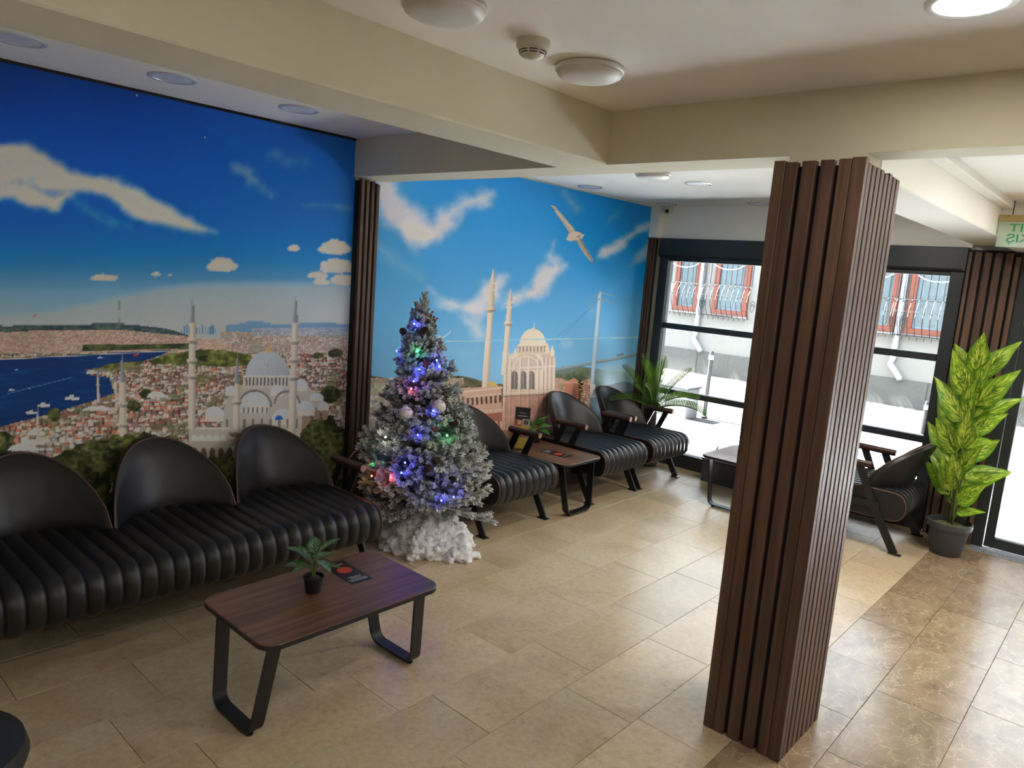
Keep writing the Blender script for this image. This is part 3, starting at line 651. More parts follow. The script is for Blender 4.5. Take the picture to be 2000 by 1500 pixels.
def mural2(u, v):
    c = Canvas(u, v)
    c.c = rows_of(c, [330, 420, 520, 620, 700, 760], [(70, 160, 240), (76, 166, 242), (94, 176, 242), (116, 188, 242), (138, 198, 240), (150, 202, 236)])
    c.mix(.75*sst(1040, 1260, u)*(1-sst(470, 620, v)), (8, 148, 240)); c.mix(.3*(1-sst(740, 860, u)), (120, 190, 238))
    P = (228, 218, 226); 
    c.cloud([(748, 345, 30), (752, 385, 34), (775, 420, 36), (812, 448, 34), (850, 455, 22), (876, 420, 20), (905, 398, 22), (938, 388, 16), (962, 378, 4)], P, 20, 40, 24, 100, .92)
    c.cloud([(800, 445, 20), (830, 462, 14)], (244, 232, 226), 12, 26, 20, 101, .8); c.cloud([(735, 480, 4), (770, 510, 5), (820, 545, 4)], (176, 214, 240), 16, 26, 30, 102, .6)
    c.cloud([(838, 565, 4), (870, 590, 12), (905, 602, 18), (936, 600, 24), (955, 570, 26), (975, 545, 14), (988, 540, 4)], P, 16, 30, 22, 103, .9)
    c.cloud([(905, 625, 8), (930, 640, 18), (935, 652, 14)], P, 10, 22, 18, 104, .8); c.cloud([(980, 600, 6), (1010, 578, 14), (1045, 570, 18), (1062, 540, 28), (1088, 522, 22), (1072, 500, 12), (1084, 470, 5)], P, 16, 28, 20, 105, .92)
    c.cloud([(1168, 500, 8), (1180, 492, 14), (1202, 484, 13), (1222, 466, 8), (1250, 448, 7), (1285, 430, 5)], (232, 226, 236), 9, 20, 14, 106, .92); c.cloud([(1232, 520, 4), (1248, 502, 12), (1272, 480, 12)], (206, 214, 238), 10, 20, 16, 107, .8)
    c.cloud([(1104, 378, 4), (1114, 395, 8), (1126, 405, 8)], (190, 210, 240), 14, 18, 20, 108, .8); c.cloud([(1180, 440, 4), (1196, 424, 8), (1215, 410, 4)], (170, 206, 240), 12, 18, 22, 109, .7); c.cloud([(1150, 614, 3), (1170, 600, 4)], (180, 214, 240), 10, 18, 22, 110, .6)
    c.cloud([(1100, 672, 8), (1112, 670, 6)], (210, 222, 240), 8, 14, 14, 111, .6); c.cloud([(870, 690, 4), (930, 690, 6)], (170, 212, 238), 14, 24, 30, 112, .5)
    # gull
    for k_, P_ in enumerate(([(1075, 401), (1083, 403), (1096, 418), (1108, 432), (1120, 446), (1124, 456), (1112, 456), (1108, 450), (1099, 436), (1086, 418)], [(1126, 456), (1134, 466), (1143, 482), (1158, 508), (1157, 513), (1148, 506), (1136, 490), (1126, 472)], [(1105, 468), (1110, 457), (1118, 452), (1128, 452), (1141, 459), (1136, 466), (1122, 470), (1112, 471)])):
        c.poly(P_, ((196, 178, 160), (188, 172, 158), (224, 202, 184))[k_])
    c.line((1076, 402), (1118, 449), 1.5, (236, 230, 222)); c.line((1130, 462), (1156, 510), 1.5, (120, 104, 96)); c.line((1076, 404), (1084, 412), 1.5, (84, 78, 74)); c.line((1126, 464), (1132, 459), 1.6, (170, 110, 90))
    c.line((852, 655), (866, 659), 1.6, (196, 206, 206)); c.line((866, 659), (879, 648), 1.6, (226, 232, 232))
    # bridge
    c.mix((v > 728-.1*(u-1080)+10*np.sin(u/37)) & (u > 1080), (92, 116, 104)); foliage(c, (v > 724+6*np.sin(u/17)) & (u > 1078) & (u < 1150), 120, (60, 76, 44), (122, 130, 84))
    c.mix(sst(1150, 1190, u)*sst(700, 725, v)*.92, (168, 196, 212)); c.mix((v > 745+.25*np.abs(u-1215)) & (u > 1155), (118, 132, 150)); c.mix((v > 772) & (u > 1150), (126, 156, 180))
    for a, b_ in (((1158, 598), (1075, 668)), ((1150, 604), (1088, 668)), ((1196, 576), (1256, 596)), ((1190, 586), (1254, 606))): c.line(a, b_, .9, (70, 130, 176))
    c.line((1082, 722), (1248, 691), 4.5, (132, 148, 158)); c.line((1082, 725), (1248, 694), 1.6, (96, 108, 120)); c.line((1116, 718), (1115, 736), 1, (110, 130, 140)); c.line((1205, 694), (1216, 692), 3, (84, 96, 104))
    c.line((1171, 572), (1155, 752), 6.5, (186, 202, 216)); c.line((1174, 576), (1160, 750), 1.6, (130, 152, 172)); c.line((1146, 592), (1170, 571), 2.2, (120, 150, 170)); c.line((1172, 570), (1196, 578), 2.2, (140, 160, 176)); c.line((1149, 600), (1170, 584), 2, (120, 150, 170)); c.line((1174, 583), (1195, 590), 2, (150, 140, 140))
    c.rect(1147, 750, 1162, 776, (216, 214, 222))
    # shore buildings
    foliage(c, (v > 742-8*np.sin(u/27)) & (u < 1000), 121, (66, 66, 40), (132, 122, 82)); city(c, (v > 738) & (v < 752) & (u < 905), 6, 122, (206, 180, 160), .7)
    city(c, (v > 748) & (u < 800), 13, 123, (206, 198, 180)); city(c, (v > 742+4*np.sin(u/11)) & (u > 1084) & (u < 1152), 11, 124, (206, 142, 116))
    c.poly([(1103, 746), (1120, 738), (1134, 746), (1134, 784), (1103, 786)], (206, 132, 104)); c.line((1100, 747), (1136, 747), 2, (226, 190, 160))
    c.poly([(946, 757), (954, 745), (966, 746), (975, 757)], (214, 176, 84)); c.poly([(862, 768), (900, 758), (978, 754), (982, 850), (862, 862)], (206, 164, 142)); c.line((864, 770), (980, 757), 3, (228, 206, 188)); c.line((864, 806), (980, 800), 2, (222, 196, 176))
    for i in range(11):
        x = 884+i*9; yy = 780-.1*(x-884)
        for dy in (0, 34): c.rect(x, yy+dy, x+4.2, yy+dy+15, (92, 66, 58)); c.rect(x-1, yy+dy-3, x+5, yy+dy-1, (226, 204, 186))
    c.poly([(862, 815), (985, 805), (985, 990), (862, 990)], (176, 106, 86)); 
    for i in range(12): c.rect(866+i*10, 822, 870+i*10, 850, (206, 174, 152))
    # the stone mosque
    S = (214, 190, 170)
    c.poly([(982, 742), (986, 708), (998, 690), (1072, 686), (1082, 700), (1084, 845), (980, 850)], S)
    c.poly([(1058, 690), (1070, 683), (1083, 698), (1085, 842), (1056, 842)], (196, 168, 148))
    c.ell(1027, 722, 36, 36, (188, 166, 150), True); d = np.hypot(u-1027, v-722); c.mix((d < 37) & (d > 33) & (v < 724), (234, 216, 200)); c.mix((d < 27) & (d > 25) & (v < 722), (226, 206, 188))
    for x in (1004, 1021, 1037): c.ell(x, 733, 6.5, 9, (98, 90, 84), True); c.rect(x-6.5, 733, x+6.5, 760, (98, 90, 84)); c.line((x, 726), (x, 760), 1.2, (180, 160, 140))
    for x in (984, 993, 1012.5, 1029, 1047, 1056, 1063, 1071, 1079): c.line((x+3, 700), (x, 845), 3.2, (232, 212, 194), .85); c.line((x+5.6, 700), (x+2.6, 845), 1.4, (150, 122, 104), .8)
    for y in (718, 766, 772, 812): c.line((983, y+2), (1084, y-3), 2.4, (232, 212, 194) if y != 772 else (150, 120, 102))
    c.mix(inpoly(u, v, [(985, 775), (1083, 770), (1084, 845), (980, 850)])*.45, np.array([(172, 96, 84)])*(.7+.6*fbm(u/5, v/5, 3, 130))[:, None])
    c.rect(1010, 672, 1070, 692, (206, 184, 164)); 
    for i in range(8): c.rect(1013+i*7, 676, 1016+i*7, 688, (150, 126, 110))
    c.ell(1040, 674, 26, 32, (226, 208, 186), True); c.line((1013, 674), (1067, 673), 2.5, (236, 220, 202)); c.line((1042, 645), (1043, 632), 2, (206, 186, 160)); c.ell(1042, 641, 2.6, 2.6, (216, 196, 170))
    for (x, y) in ((990, 690), (1078, 686), (1068, 680), (1006, 690)): c.poly([(x-4, y+10), (x-4, y), (x, y-12), (x+4, y), (x+4, y+10)], (222, 200, 180))
    W_ = (222, 200, 184)
    c.minaret(963, 524, 947, 757, 13, 552, [604], W_, W_); c.minaret(997.5, 562, 984, 732, 12, 590, [631], W_, W_)
    for (x, y) in ((961, 553), (960, 566), (996, 590), (994, 600)): c.line((x-5, y), (x+5, y), 2, (236, 220, 206))
    c.mix(v > 840, (150, 100, 84)); city(c, (v > 848) & (v < 900), 14, 125, (150, 112, 96), .8); c.mix(v > 905, (34, 74, 122)); c.mix((v > 905)*sst(.5, .8, fbm(u/30, v/5, 4, 131))*.6, (70, 116, 164))
    c.mix((np.abs(v-(668-.0205*(u-800))) < .9) & (u > 845), (176, 214, 236))
    return c.c
def s2l(a): a = np.clip(a, 0, 255)/255.0; return np.where(a <= .04045, a/12.92, ((a+.055)/1.055)**2.4)
def mural(name, label, y0, y1, z1, zsplit, fine, coarse, paint, gain):
    root = thing(name, label, 'mural')
    for part, za, zb, st in (('lower_print', .012, zsplit, fine), ('upper_print', zsplit, z1, coarse)):
        ny = int((y1-y0)/st)+1; nz = int((zb-za)/st)+1
        Yv, Zv = np.meshgrid(np.linspace(y0, y1, ny), np.linspace(za, zb, nz))
        Pn = np.stack([np.zeros(Yv.size), Yv.ravel(), Zv.ravel()], 1); d = Pn-CAM; zc = d@_f
        u = 1000+FPX*(d@_r)/zc; v = 750-FPX*(d@_u)/zc
        ok = zc > .6; u = np.where(ok, u, -3000); v = np.where(ok, v, 900)
        colr = s2l(paint(np.clip(u, -2500, 2500), np.clip(v, -500, 2500)))*gain; lum = colr@np.array([.21, .72, .07]); bl = np.clip((colr[:, 2]-np.maximum(colr[:, 0], colr[:, 1]))*7, 0, 1)[:, None]; colr = np.maximum(lum[:, None]+(colr-lum[:, None])*(.92+.22*bl), .004); colr = colr*np.minimum(1, .93/colr.max(1))[:, None]
        front = Pn.copy(); front[:, 0] = .004
        # thin panel: printed front + four edge strips to the wall
        idx = np.arange(ny*nz).reshape(nz, ny)
        quads = np.stack([idx[:-1, :-1], idx[:-1, 1:], idx[1:, 1:], idx[1:, :-1]], -1).reshape(-1, 4)
        bc = np.array([[0, y0, za], [0, y1, za], [0, y1, zb], [0, y0, zb]]); n0 = ny*nz
        cor = [idx[0, 0], idx[0, -1], idx[-1, -1], idx[-1, 0]]
        eq = np.array([[cor[i], n0+i, n0+(i+1) % 4, cor[(i+1) % 4]] for i in range(4)])
        V = np.vstack([front, bc]); Q = np.vstack([quads, eq]); cl = np.vstack([colr, np.full((4, 3), .5)])
        me = bpy.data.meshes.new(part); me.vertices.add(len(V)); me.vertices.foreach_set('co', V.astype(np.float32).ravel())
        me.loops.add(Q.size); me.loops.foreach_set('vertex_index', Q.astype(np.int32).ravel())
        me.polygons.add(len(Q)); me.polygons.foreach_set('loop_start', (np.arange(len(Q))*4).astype(np.int32)); me.polygons.foreach_set('loop_total', np.full(len(Q), 4, np.int32))
        me.update(calc_edges=True)
        a = me.color_attributes.new('Col', 'FLOAT_COLOR', 'POINT'); a.data.foreach_set('color', np.hstack([cl, np.ones((len(cl), 1))]).astype(np.float32).ravel())
        me.materials.append(M['print']); ob(part, me, root)
    return root
m1 = mural('city_mural', 'wall mural print of a city by the water under a deep blue sky', -.55, 2.664, 2.392, 1.30, .0045, .009, mural1, MURAL_GAIN1 if 'MURAL_GAIN1' in globals() else 1.7)
m2 = mural('gull_mural', 'wall mural print of a stone mosque, bridge and gull under a light blue sky', 2.815, 5.992, 2.392, 1.62, .0055, .007, mural2, MURAL_GAIN2 if 'MURAL_GAIN2' in globals() else 1.32)
struct(MB().box((0, -.55, 2.392), (.012, 2.656, ZC)).build('trim_2', 'black'))
for (px, py) in ((267, 186), (688, 343), (400, 268)):
    p = at(px, py, 0, .006); MB().lathe([(.0045, 0), (.0045, .002), (.002, .004)], 8).build('fixing_screw', 'chrome', m1, loc=tuple(p), rot=(0, PI/2, 0))

# ================================================================== SEATING  (local frame: +x = forward, y = across, z up; x=0 at the wall)
def rounded_profile(u0, u1, z0, z1, rf, rb, k=7):
    pts = []
    def arc(cx, cz, r, a0, a1):
        for i in range(k+1): a = a0+(a1-a0)*i/k; pts.append((cx+r*math.cos(a), cz+r*math.sin(a)))
    arc(u1-rf, z0+rf, rf, -PI/2, 0); arc(u1-rf, z1-rf, rf, 0, PI/2)
    for i in range(1, 6): pts.append((u1-rf+(u0+rb-u1+rf)*i/6, z1))
    arc(u0+rb, z1-rb, rb, PI/2, PI); arc(u0+rb, z0+rb, rb, PI, 1.5*PI)
    for i in range(1, 6): pts.append((u0+rb+(u1-rf-u0-rb)*i/6, z0))
    return pts
SEAT = rounded_profile(.07, .795, .222, .415, .085, .085)
def seat_mesh(v0, v1, nribs):
    P = [Vector((a, 0, c)) for a, c in SEAT]; n = len(P); N = []
    for i in range(n):
        t = P[(i+1) % n]-P[i-1]; N.append(Vector((t.z, 0, -t.x)).normalized())
    b = MB(); per = 8; vs = []
    tot = nribs*per
    for j in range(tot+1):
        f = (j % per)/per; v = v0+(v1-v0)*j/tot
        bl = .016*(1-abs(2*f-1)**2.6) if j % per else 0.0
        for i in range(n): q = P[i]+N[i]*(bl-.006); vs.append((q.x, v, q.z))
    fs = [(j*n+i, j*n+(i+1) % n, (j+1)*n+(i+1) % n, (j+1)*n+i) for j in range(tot) for i in range(n)]
    fs += [tuple(range(n)), tuple(tot*n+i for i in range(n-1, -1, -1))]
    return b.add(vs, fs)
def back_mesh(vc, wd=.572, h=.335):
    # half-disc shell, wrapped round the sitter, leaning back: front face, rim and outer face
    hw = wd/2; ns, nr = 28, 9
    def surf(s, t):   # s in -1..1 across, t 0..1 up to the outline
        top = h*math.sqrt(max(0, 1-abs(s)**2.15)); z = top*t
        u = .355-.185*(1-s*s)-.10*(z/h)-.035*(z/h)**2
        return s, u, z
    b = MB(); F = []; B = []
    for i in range(ns+1):
        s = math.sin((i/ns-.5)*PI); s = .5*s+.5*(2*i/ns-1)
        for j in range(nr+1):
            t = j/nr; ss, u, z = surf(s*.998, t)
            e = (1-abs(s)**4)*(1-(2*t-1)**6); pad = .012+.022*e
            top = h*math.sqrt(max(0, 1-abs(s)**2.15)); puff = min(1, top/.1)
            F.append((u+pad*puff*.8, vc+ss*hw, .405+z)); B.append((u-.030-.012*e, vc+ss*hw, .405+z))
    n1 = len(F); b.add(F+B, [])
    fs = []
    W = nr+1
    for i in range(ns):
        for j in range(nr):
            fs.append((i*W+j, (i+1)*W+j, (i+1)*W+j+1, i*W+j+1)); fs.append((n1+i*W+j, n1+i*W+j+1, n1+(i+1)*W+j+1, n1+(i+1)*W+j))
        for j in (0, nr): fs.append((i*W+j, (i+1)*W+j, n1+(i+1)*W+j, n1+i*W+j))
    for i in (0, ns):
        for j in range(nr): fs.append((i*W+j, i*W+j+1, n1+i*W+j+1, n1+i*W+j))
    b.f = fs
    rim = [F[i*W+nr] for i in range(ns+1)]+[F[i*W] for i in range(ns, -1, -1)]
    return b, rim
def side_frame(root, v, sgn):
    a = MB().tube([(.315, v, .575), (.33, v, .575), (.585, v, .579), (.60, v, .579)], [.021, .0235, .0235, .021], 16).build('armrest', 'armwood', root, smooth=40)
    MB().lathe([(.0205, 0), (.019, .002), (0, .0025)], 16).build('end_cap', 'endgrain', a, loc=(.5995, v, .579), rot=(0, PI/2, 0))
    MB().bar((.535, v, .565), (.415, v, .30), (1, 0, 0), .05, .012).build('arm_support', 'metal', root)
    MB().bar((.392, v, .565), (.268, v, .30), (1, 0, 0), .05, .012).build('arm_support', 'metal', root)
    MB().box((.23, v-.006, .285), (.60, v+.006, .33)).build('side_rail', 'metal', root)
    for (a0, a1) in (((.52, v, .30), (.693, v, .006)), ((.285, v, .33), (.095, v, .006))):
        l = MB().bar(a0, a1, (1, 0, 0), .052, .014).build('leg', 'metal', root)
        MB().box((a1[0]-.045, v-.022, 0), (a1[0]+.035, v+.022, .007), .002).build('foot_plate', 'metal', l)
def seating(name, label, cat, vw, nback, loc, rz, ribs, group=None):
    root = thing(name, label, cat, loc, rz, group)
    st = seat_mesh(-vw/2, vw/2, ribs).build('seat', 'leather', root, smooth=50)
    for s in (-1, 1):
        MB().prism([(a*.985+.006, c*.985+.004) for a, c in SEAT], s*vw/2, s*(vw/2+.004), lambda a, c, h: (a, h, c)).build('side_panel', 'leather', root)
        MB().tube([(a, s*vw/2, c) for a, c in SEAT], .005, 6, closed=True).build('piping', 'piping', st, smooth=True)
    bw = vw/nback
    for i in range(nback):
        bm_, rim = back_mesh(-vw/2+bw*(i+.5), bw-.012)
        bk = bm_.build('backrest', 'leather', root, smooth=45)
        MB().tube(rim, .0045, 6, closed=True).build('piping', 'piping', bk, smooth=True)
    for s in (-1, 1): side_frame(root, s*(vw/2+.012), s)
    return root
G = 'black leather armchairs with slanted metal legs'
ch = seating('lounge_armchair', 'black leather armchair with ribbed seat next to the decorated Christmas tree', 'armchair', .586, 1, (0, 3.578, 0), 0, 9, G)
dup(ch, (0, 4.738, 0), 0, 'black leather armchair on the window side of the small table with the standing brochure')
dup(ch, (0, 5.425, 0), 0, 'black leather armchair nearest the window, beside the cycad palm')
dup(ch, (2.695, 5.625, 0), PI, 'black leather armchair seen from behind between the slatted pillar and tall leafy plant')
seating('three_seat_sofa', 'long black leather sofa with three rounded backrests under the city mural', 'sofa', 1.755, 3, (.01, 1.475, 0), 0, 26)

# ================================================================== COFFEE TABLES
def rrect(w_, l_, r, k=7):
    P = []
    for cx, cy, a in ((w_/2-r, l_/2-r, 0), (-w_/2+r, l_/2-r, PI/2), (-w_/2+r, -l_/2+r, PI), (w_/2-r, -l_/2+r, 1.5*PI)):
        for i in range(k+1): t = a+PI/2*i/k; P.append((cx+r*math.cos(t), cy+r*math.sin(t)))
    return P
ZT = .397
def coffee_table(label, loc, rz, L=.80, W=.49, top='walnut'):
    t = thing('coffee_table', label, 'table', loc, rz, 'walnut coffee tables')
    P = rrect(W, L, .065); Pi = rrect(W-.006, L-.006, .062)
    b = MB(); n = len(P)
    vs = [(x, y, ZT) for x, y in Pi]+[(x, y, ZT-.003) for x, y in P]
    b.add(vs, [tuple(range(n))]+[(i, (i+1) % n, n+(i+1) % n, n+i) for i in range(n)]); b.build('table_top', top, t)
    MB().prism(P, ZT-.020, ZT-.003).build('table_edge', 'metal', t)
    MB().prism(rrect(W-.09, L-.14, .03), ZT-.032, ZT-.0205).build('under_frame', 'metal', t)
    for s in (-1, 1):
        # flat-bar loop, narrower at the floor with rounded lower corners
        path = []
        w0, w1, r = .185, .135, .045
        path.append((w0, ZT-.025))
        for i in range(6): a = -PI/2*i/5; path.append((w1-r+.004*(5-i)/5+r*math.cos(a), .017+r+r*math.sin(a)))
        path += [(-x, z) for x, z in reversed(path)]
        b = MB(); hw = .026; th = .010; vs = []
        k = len(path)
        for i, (x, z) in enumerate(path):
            xa, za = path[max(0, i-1)]; xb, zb = path[min(k-1, i+1)]; tx, tz = xb-xa, zb-za; q = math.hypot(tx, tz); nx, nz = -tz/q*th/2, tx/q*th/2
            yy = s*(L/2-.075+.045*(1-z/ZT))
            vs += [(x+nx, yy-hw, z+nz), (x+nx, yy+hw, z+nz), (x-nx, yy+hw, z-nz), (x-nx, yy-hw, z-nz)]
        fs = [(i*4+j, i*4+(j+1) % 4, (i+1)*4+(j+1) % 4, (i+1)*4+j) for i in range(k-1) for j in range(4)]+[(0, 1, 2, 3), tuple((k-1)*4+j for j in (3, 2, 1, 0))]
        lg = b.add(vs, fs).build('leg_loop', 'metal', t, smooth=35)
        for sx in (-1, 1): MB().lathe([(.013, 0), (.013, .008), (.006, .010), (.006, .016)], 10).build('foot', 'metal', lg, loc=(sx*.10, s*(L/2-.03), 0))
    return t
coffee_table('walnut coffee table in the foreground in front of the long sofa', (1.437, 1.585, 0), 0)
coffee_table('walnut coffee table standing end-on between two armchairs along the mural', (.40, 4.18, 0), PI/2, .79, .46, 'walnutx')
coffee_table('walnut coffee table by the window, half hidden behind the slatted pillar', (1.415, 5.50, 0), 0, .62)

# ================================================================== PRINTED CARDS
def card_cols(b, c): b.cur = lin(c); return b
def leaflet(loc, rz, label):
    t = thing('leaflet', label, 'leaflet', loc, rz, 'dark leaflets on the tables')
    card_cols(MB(), (30, 29, 36)).box((-.052, -.115, 0), (.052, .115, .0012)).build('sheet', 'card', t)
    b = card_cols(MB(), (206, 150, 62))
    for i in range(8): b.box((-.030+i*.0075, .078, .0012), (-.0245+i*.0075, .088, .0016))
    b.build('title_print', 'card', t)
    b = card_cols(MB(), (176, 46, 36)); P = []
    for i in range(32): a = 2*PI*i/32; r = .036 if i % 2 else .030; P.append((r*math.cos(a), .020+r*math.sin(a)*1.0))
    b.prism(P, .0012, .0016)
    b.cur = lin((226, 110, 60))
    for k in range(3):
        r = .009+.009*k
        for i in range(10): a = 2*PI*i/10+k*.3; b.box((r*math.cos(a)-.0022, .020+r*math.sin(a)-.0022, .0016), (r*math.cos(a)+.0022, .020+r*math.sin(a)+.0022, .0019))
    b.build('red_emblem', 'card', t)
    b = card_cols(MB(), (208, 208, 210))
    for (y, w_) in ((-.055, .030), (-.066, .024), (-.080, .042), (-.092, .040)):
        x = -w_
        while x < w_: l = random.uniform(.003, .008); b.box((x, y-.0022, .0012), (min(x+l, w_), y+.0022, .0016)); x += l+.002
    b.build('small_print', 'card', t)
    return t
leaflet((1.335, 1.755, ZT), PI/2+PI-.05+PI, 'dark leaflet with a red emblem lying beside the potted plant on the foreground coffee table')
leaflet((.535, 4.165, ZT), -PI/2+.12+PI+PI, 'dark leaflet with a red emblem on the table between the armchairs')
bs = thing('brochure_stand', 'upright acrylic stand holding a dark brochure with food pictures', 'brochure stand', (.30, 4.03, ZT), math.radians(36))
MB().box((-.062, -.045, 0), (.062, .045, .003)).build('base', 'glass', bs)
MB().box((-.062, -.002, .003), (.062, .0, .325)).build('back_plate', 'glass', bs)
br = card_cols(MB(), (52, 52, 54)).box((-.056, -.0045, .004), (.056, -.0025, .318)).build('brochure', 'card', bs)
for (x0, x1, z0, z1, c) in ((-.056, .0, .180, .225, (186, 92, 66)), (.0, .056, .176, .232, (176, 186, 176)), (-.056, .056, .150, .178, (206, 166, 66)), (-.056, .056, .092, .150, (96, 122, 150)), (-.056, .056, .006, .092, (196, 168, 72)), (-.034, -.006, .188, .22, (226, 190, 160)), (-.012, .03, .10, .14, (176, 70, 60)), (.012, .046, .19, .222, (120, 90, 70)), (-.034, .034, .250, .256, (196, 196, 196)), (-.022, .022, .275, .279, (170, 170, 170))):
    card_cols(MB(), c).box((x0, -.0052-(.0006 if x1-x0 < .05 else 0), z0), (x1, -.0045, z1)).build('picture_print', 'card', br)

# ================================================================== PLANTS
def leaf_mesh(L, W, droop=.3, fold=.25, n=10, m=6, tip=1.0, mat='green', wave=0.0, shape=(.55, .9)):
    b = MB(); b.uv = []; vs = []
    for i in range(n+1):
        t = i/n; wdt = W*(math.sin(PI*t**shape[0])**shape[1])*.5+.0004; cx = L*t*(1-.12*droop*t); cz = -droop*L*t*t
        for j in range(m+1):
            s = 2*j/m-1; vs.append((cx, s*wdt, cz+fold*abs(s)*wdt+wave*W*math.sin(t*13+s*2)*abs(s))); b.uv.append((t, (s+1)/2))
    b.add(vs, [(i*(m+1)+j, (i+1)*(m+1)+j, (i+1)*(m+1)+j+1, i*(m+1)+j+1) for i in range(n) for j in range(m)])
    return b.mesh('leaf', mat, True, fix=False)
def put_leaf(me, par, p, az, el, roll=0.0, sc=1.0, name='leaf'):
    R_ = Matrix.Rotation(az, 4, 'Z') @ Matrix.Rotation(-el, 4, 'Y') @ Matrix.Rotation(roll, 4, 'X')
    o = ob(name, me, par); o.matrix_local = Matrix.Translation(p) @ R_ @ Matrix.Diagonal((sc, sc, sc, 1)); return o
# tall dieffenbachia
dp = thing('dieffenbachia', 'tall artificial dieffenbachia with yellow-green variegated leaves in a grey pot by the door', 'potted plant', (2.835, 5.68, 0))
MB().lathe([(.092, 0), (.096, .004), (.125, .19), (.137, .192), (.142, .232), (.131, .236), (.128, .20), (.0, .20)], 32).build('pot', 'potgrey', dp, smooth=40)
MB().lathe([(.127, .198), (.08, .212), (.03, .218), (0, .22)], 20).build('moss', 'moss', dp, smooth=True)
stp = [(0, 0, .2), (.004, .004, .5), (.0, .0, .8), (.006, -.004, 1.1), (.01, 0, 1.32)]
MB().tube(stp, [.016, .015, .014, .012, .007], 10).build('stem', 'stem', dp, smooth=True)
MB().tube([(.02, -.03, .2), (.012, -.02, .45), (.002, -.008, .75)], .008, 8).build('stem', 'stem', dp, smooth=True)
lm = [leaf_mesh(.34, .150, .16, .22, 12, 6, mat='dieff', wave=.03), leaf_mesh(.31, .135, .28, .28, 12, 6, mat='dieff', wave=.03), leaf_mesh(.29, .150, .05, .2, 12, 6, mat='dieff', wave=.03)]
# (height on stem, screen side: azimuth measured from the room's +x, elevation, size, kind)
LV = [(1.26, -80, 74, .95, 2), (1.22, 10, 58, 1.0, 0), (1.20, 176, 66, .9, 1), (1.12, -60, 58, 1.0, 2), (1.08, -130, 60, 1.05, 0), (1.02, -25, 50, 1.12, 0), (1.0, 150, 52, .95, 1),
      (.92, 8, 44, 1.1, 1), (.90, -150, 56, 1.1, 0), (.84, -20, 40, .98, 2), (.80, 178, 58, 1.12, 0), (.74, -50, 28, .8, 1), (.68, -160, 54, 1.0, 2), (.64, 40, 40, 1.0, 1),
      (.60, 185, 52, 1.05, 0), (.52, 15, 24, 1.0, 1), (.50, -170, 50, 1.0, 2), (.46, 2, 34, .92, 0), (.42, -120, 56, .95, 1), (.38, 172, 50, .9, 0), (.34, -35, 46, 1.0, 2), (.27, -18, 26, .6, 1), (.3, 95, 40, .9, 1), (.7, 100, 45, 1.0, 0), (1.0, 85, 55, 1.0, 2), (.95, -95, 62, .95, 1), (.72, -80, 60, .95, 0), (.48, -100, 60, .9, 2), (.58, -60, 50, .9, 1)]
for (z, az, el, sc, k) in LV:
    a = math.radians(az); e = math.radians(el); base = Vector((.03*math.cos(a), .03*math.sin(a), z+.03)); 
    MB().tube([(0, 0, z-.05), tuple(base*.9+Vector((0, 0, .1*z-.0))*0), tuple(base)], [.006, .005, .004], 6).build('petiole', 'stem', dp, smooth=True)
    d_ = Vector((math.cos(a)*math.cos(e), math.sin(a)*math.cos(e), math.sin(e))); n_ = Vector((random.uniform(-.35, .35), -.75, .5)); n_ = (n_-d_*n_.dot(d_)).normalized(); y_ = n_.cross(d_)
    o = ob('leaf', lm[k], dp); o.matrix_local = Matrix.Translation(base) @ Matrix((d_, y_, n_)).transposed().to_4x4() @ Matrix.Diagonal((sc*.95,)*3+(1,))
# cycad palm
cp = thing('cycad_palm', 'artificial cycad palm with arching feathery fronds behind the armchair by the window', 'potted plant', (.30, 5.888, 0))
MB().lathe([(.085, 0), (.09, .004), (.118, .20), (.128, .202), (.132, .24), (.122, .243), (.119, .21), (0, .21)], 28).build('pot', 'potgrey', cp, smooth=40)
MB().lathe([(.119, .205), (.05, .22), (0, .222)], 16).build('moss', 'moss', cp, smooth=True)
MB().tube([(0, 0, .2), (0, 0, .36), (0, 0, .50), (0, 0, .545)], [.045, .05, .045, .02], 14).build('trunk', 'trunk', cp, smooth=True)
def frond_mesh(L, arch, k=34):
    b = MB(); b.uv = []; pts = []
    for i in range(13): t = i/12; pts.append((L*t*(1-.18*arch*t), 0, -arch*L*.5*t*t))
    b.tube(pts, [.006*(1-.75*i/12)+.0012 for i in range(13)], 5); b.uv += [(.5, .5)]*len(b.v)
    for i in range(2, k+1):
        t = i/k; x = L*t*(1-.18*arch*t); z = -arch*L*.5*t*t; ll = .115*math.sin(PI*min(1, .10+.86*t))**.6*(1.0 if t < .96 else .7)
        for s in (-1, 1):
            an = math.radians(54-30*t); dx, dy = math.cos(an)*ll, s*math.sin(an)*ll; n0 = len(b.v); wd = .0044
            b.add([(x-wd, 0, z), (x+wd, 0, z), (x+dx*.55+wd, dy*.55, z+.028*(ll/.1)), (x+dx, dy, z+.022), (x+dx*.55-wd, dy*.55, z+.030*(ll/.1))], [(0, 1, 2, 4), (2, 3, 4)])
            b.uv += [(t, .5), (t, .5), (t, .6), (t, .9), (t, .6)]
    return b.mesh('frond', 'palm', True, fix=False)
fm = [frond_mesh(.56, .35), frond_mesh(.54, .75), frond_mesh(.50, 1.0)]
FR = [(-20, 44, 1.1, 1), (5, 62, 1.0, 0), (-45, 70, 1.05, 0), (-95, 76, 1.05, 0), (-118, 58, 1.0, 0), (-112, 34, 1.0, 1), (-70, 58, .95, 1), (-5, 30, 1.12, 1), (140, 68, .6, 2), (40, 52, .85, 2), (-120, 80, .9, 0), (-30, 84, 1.0, 0), (-150, 68, .62, 1), (-50, 40, .8, 2)]
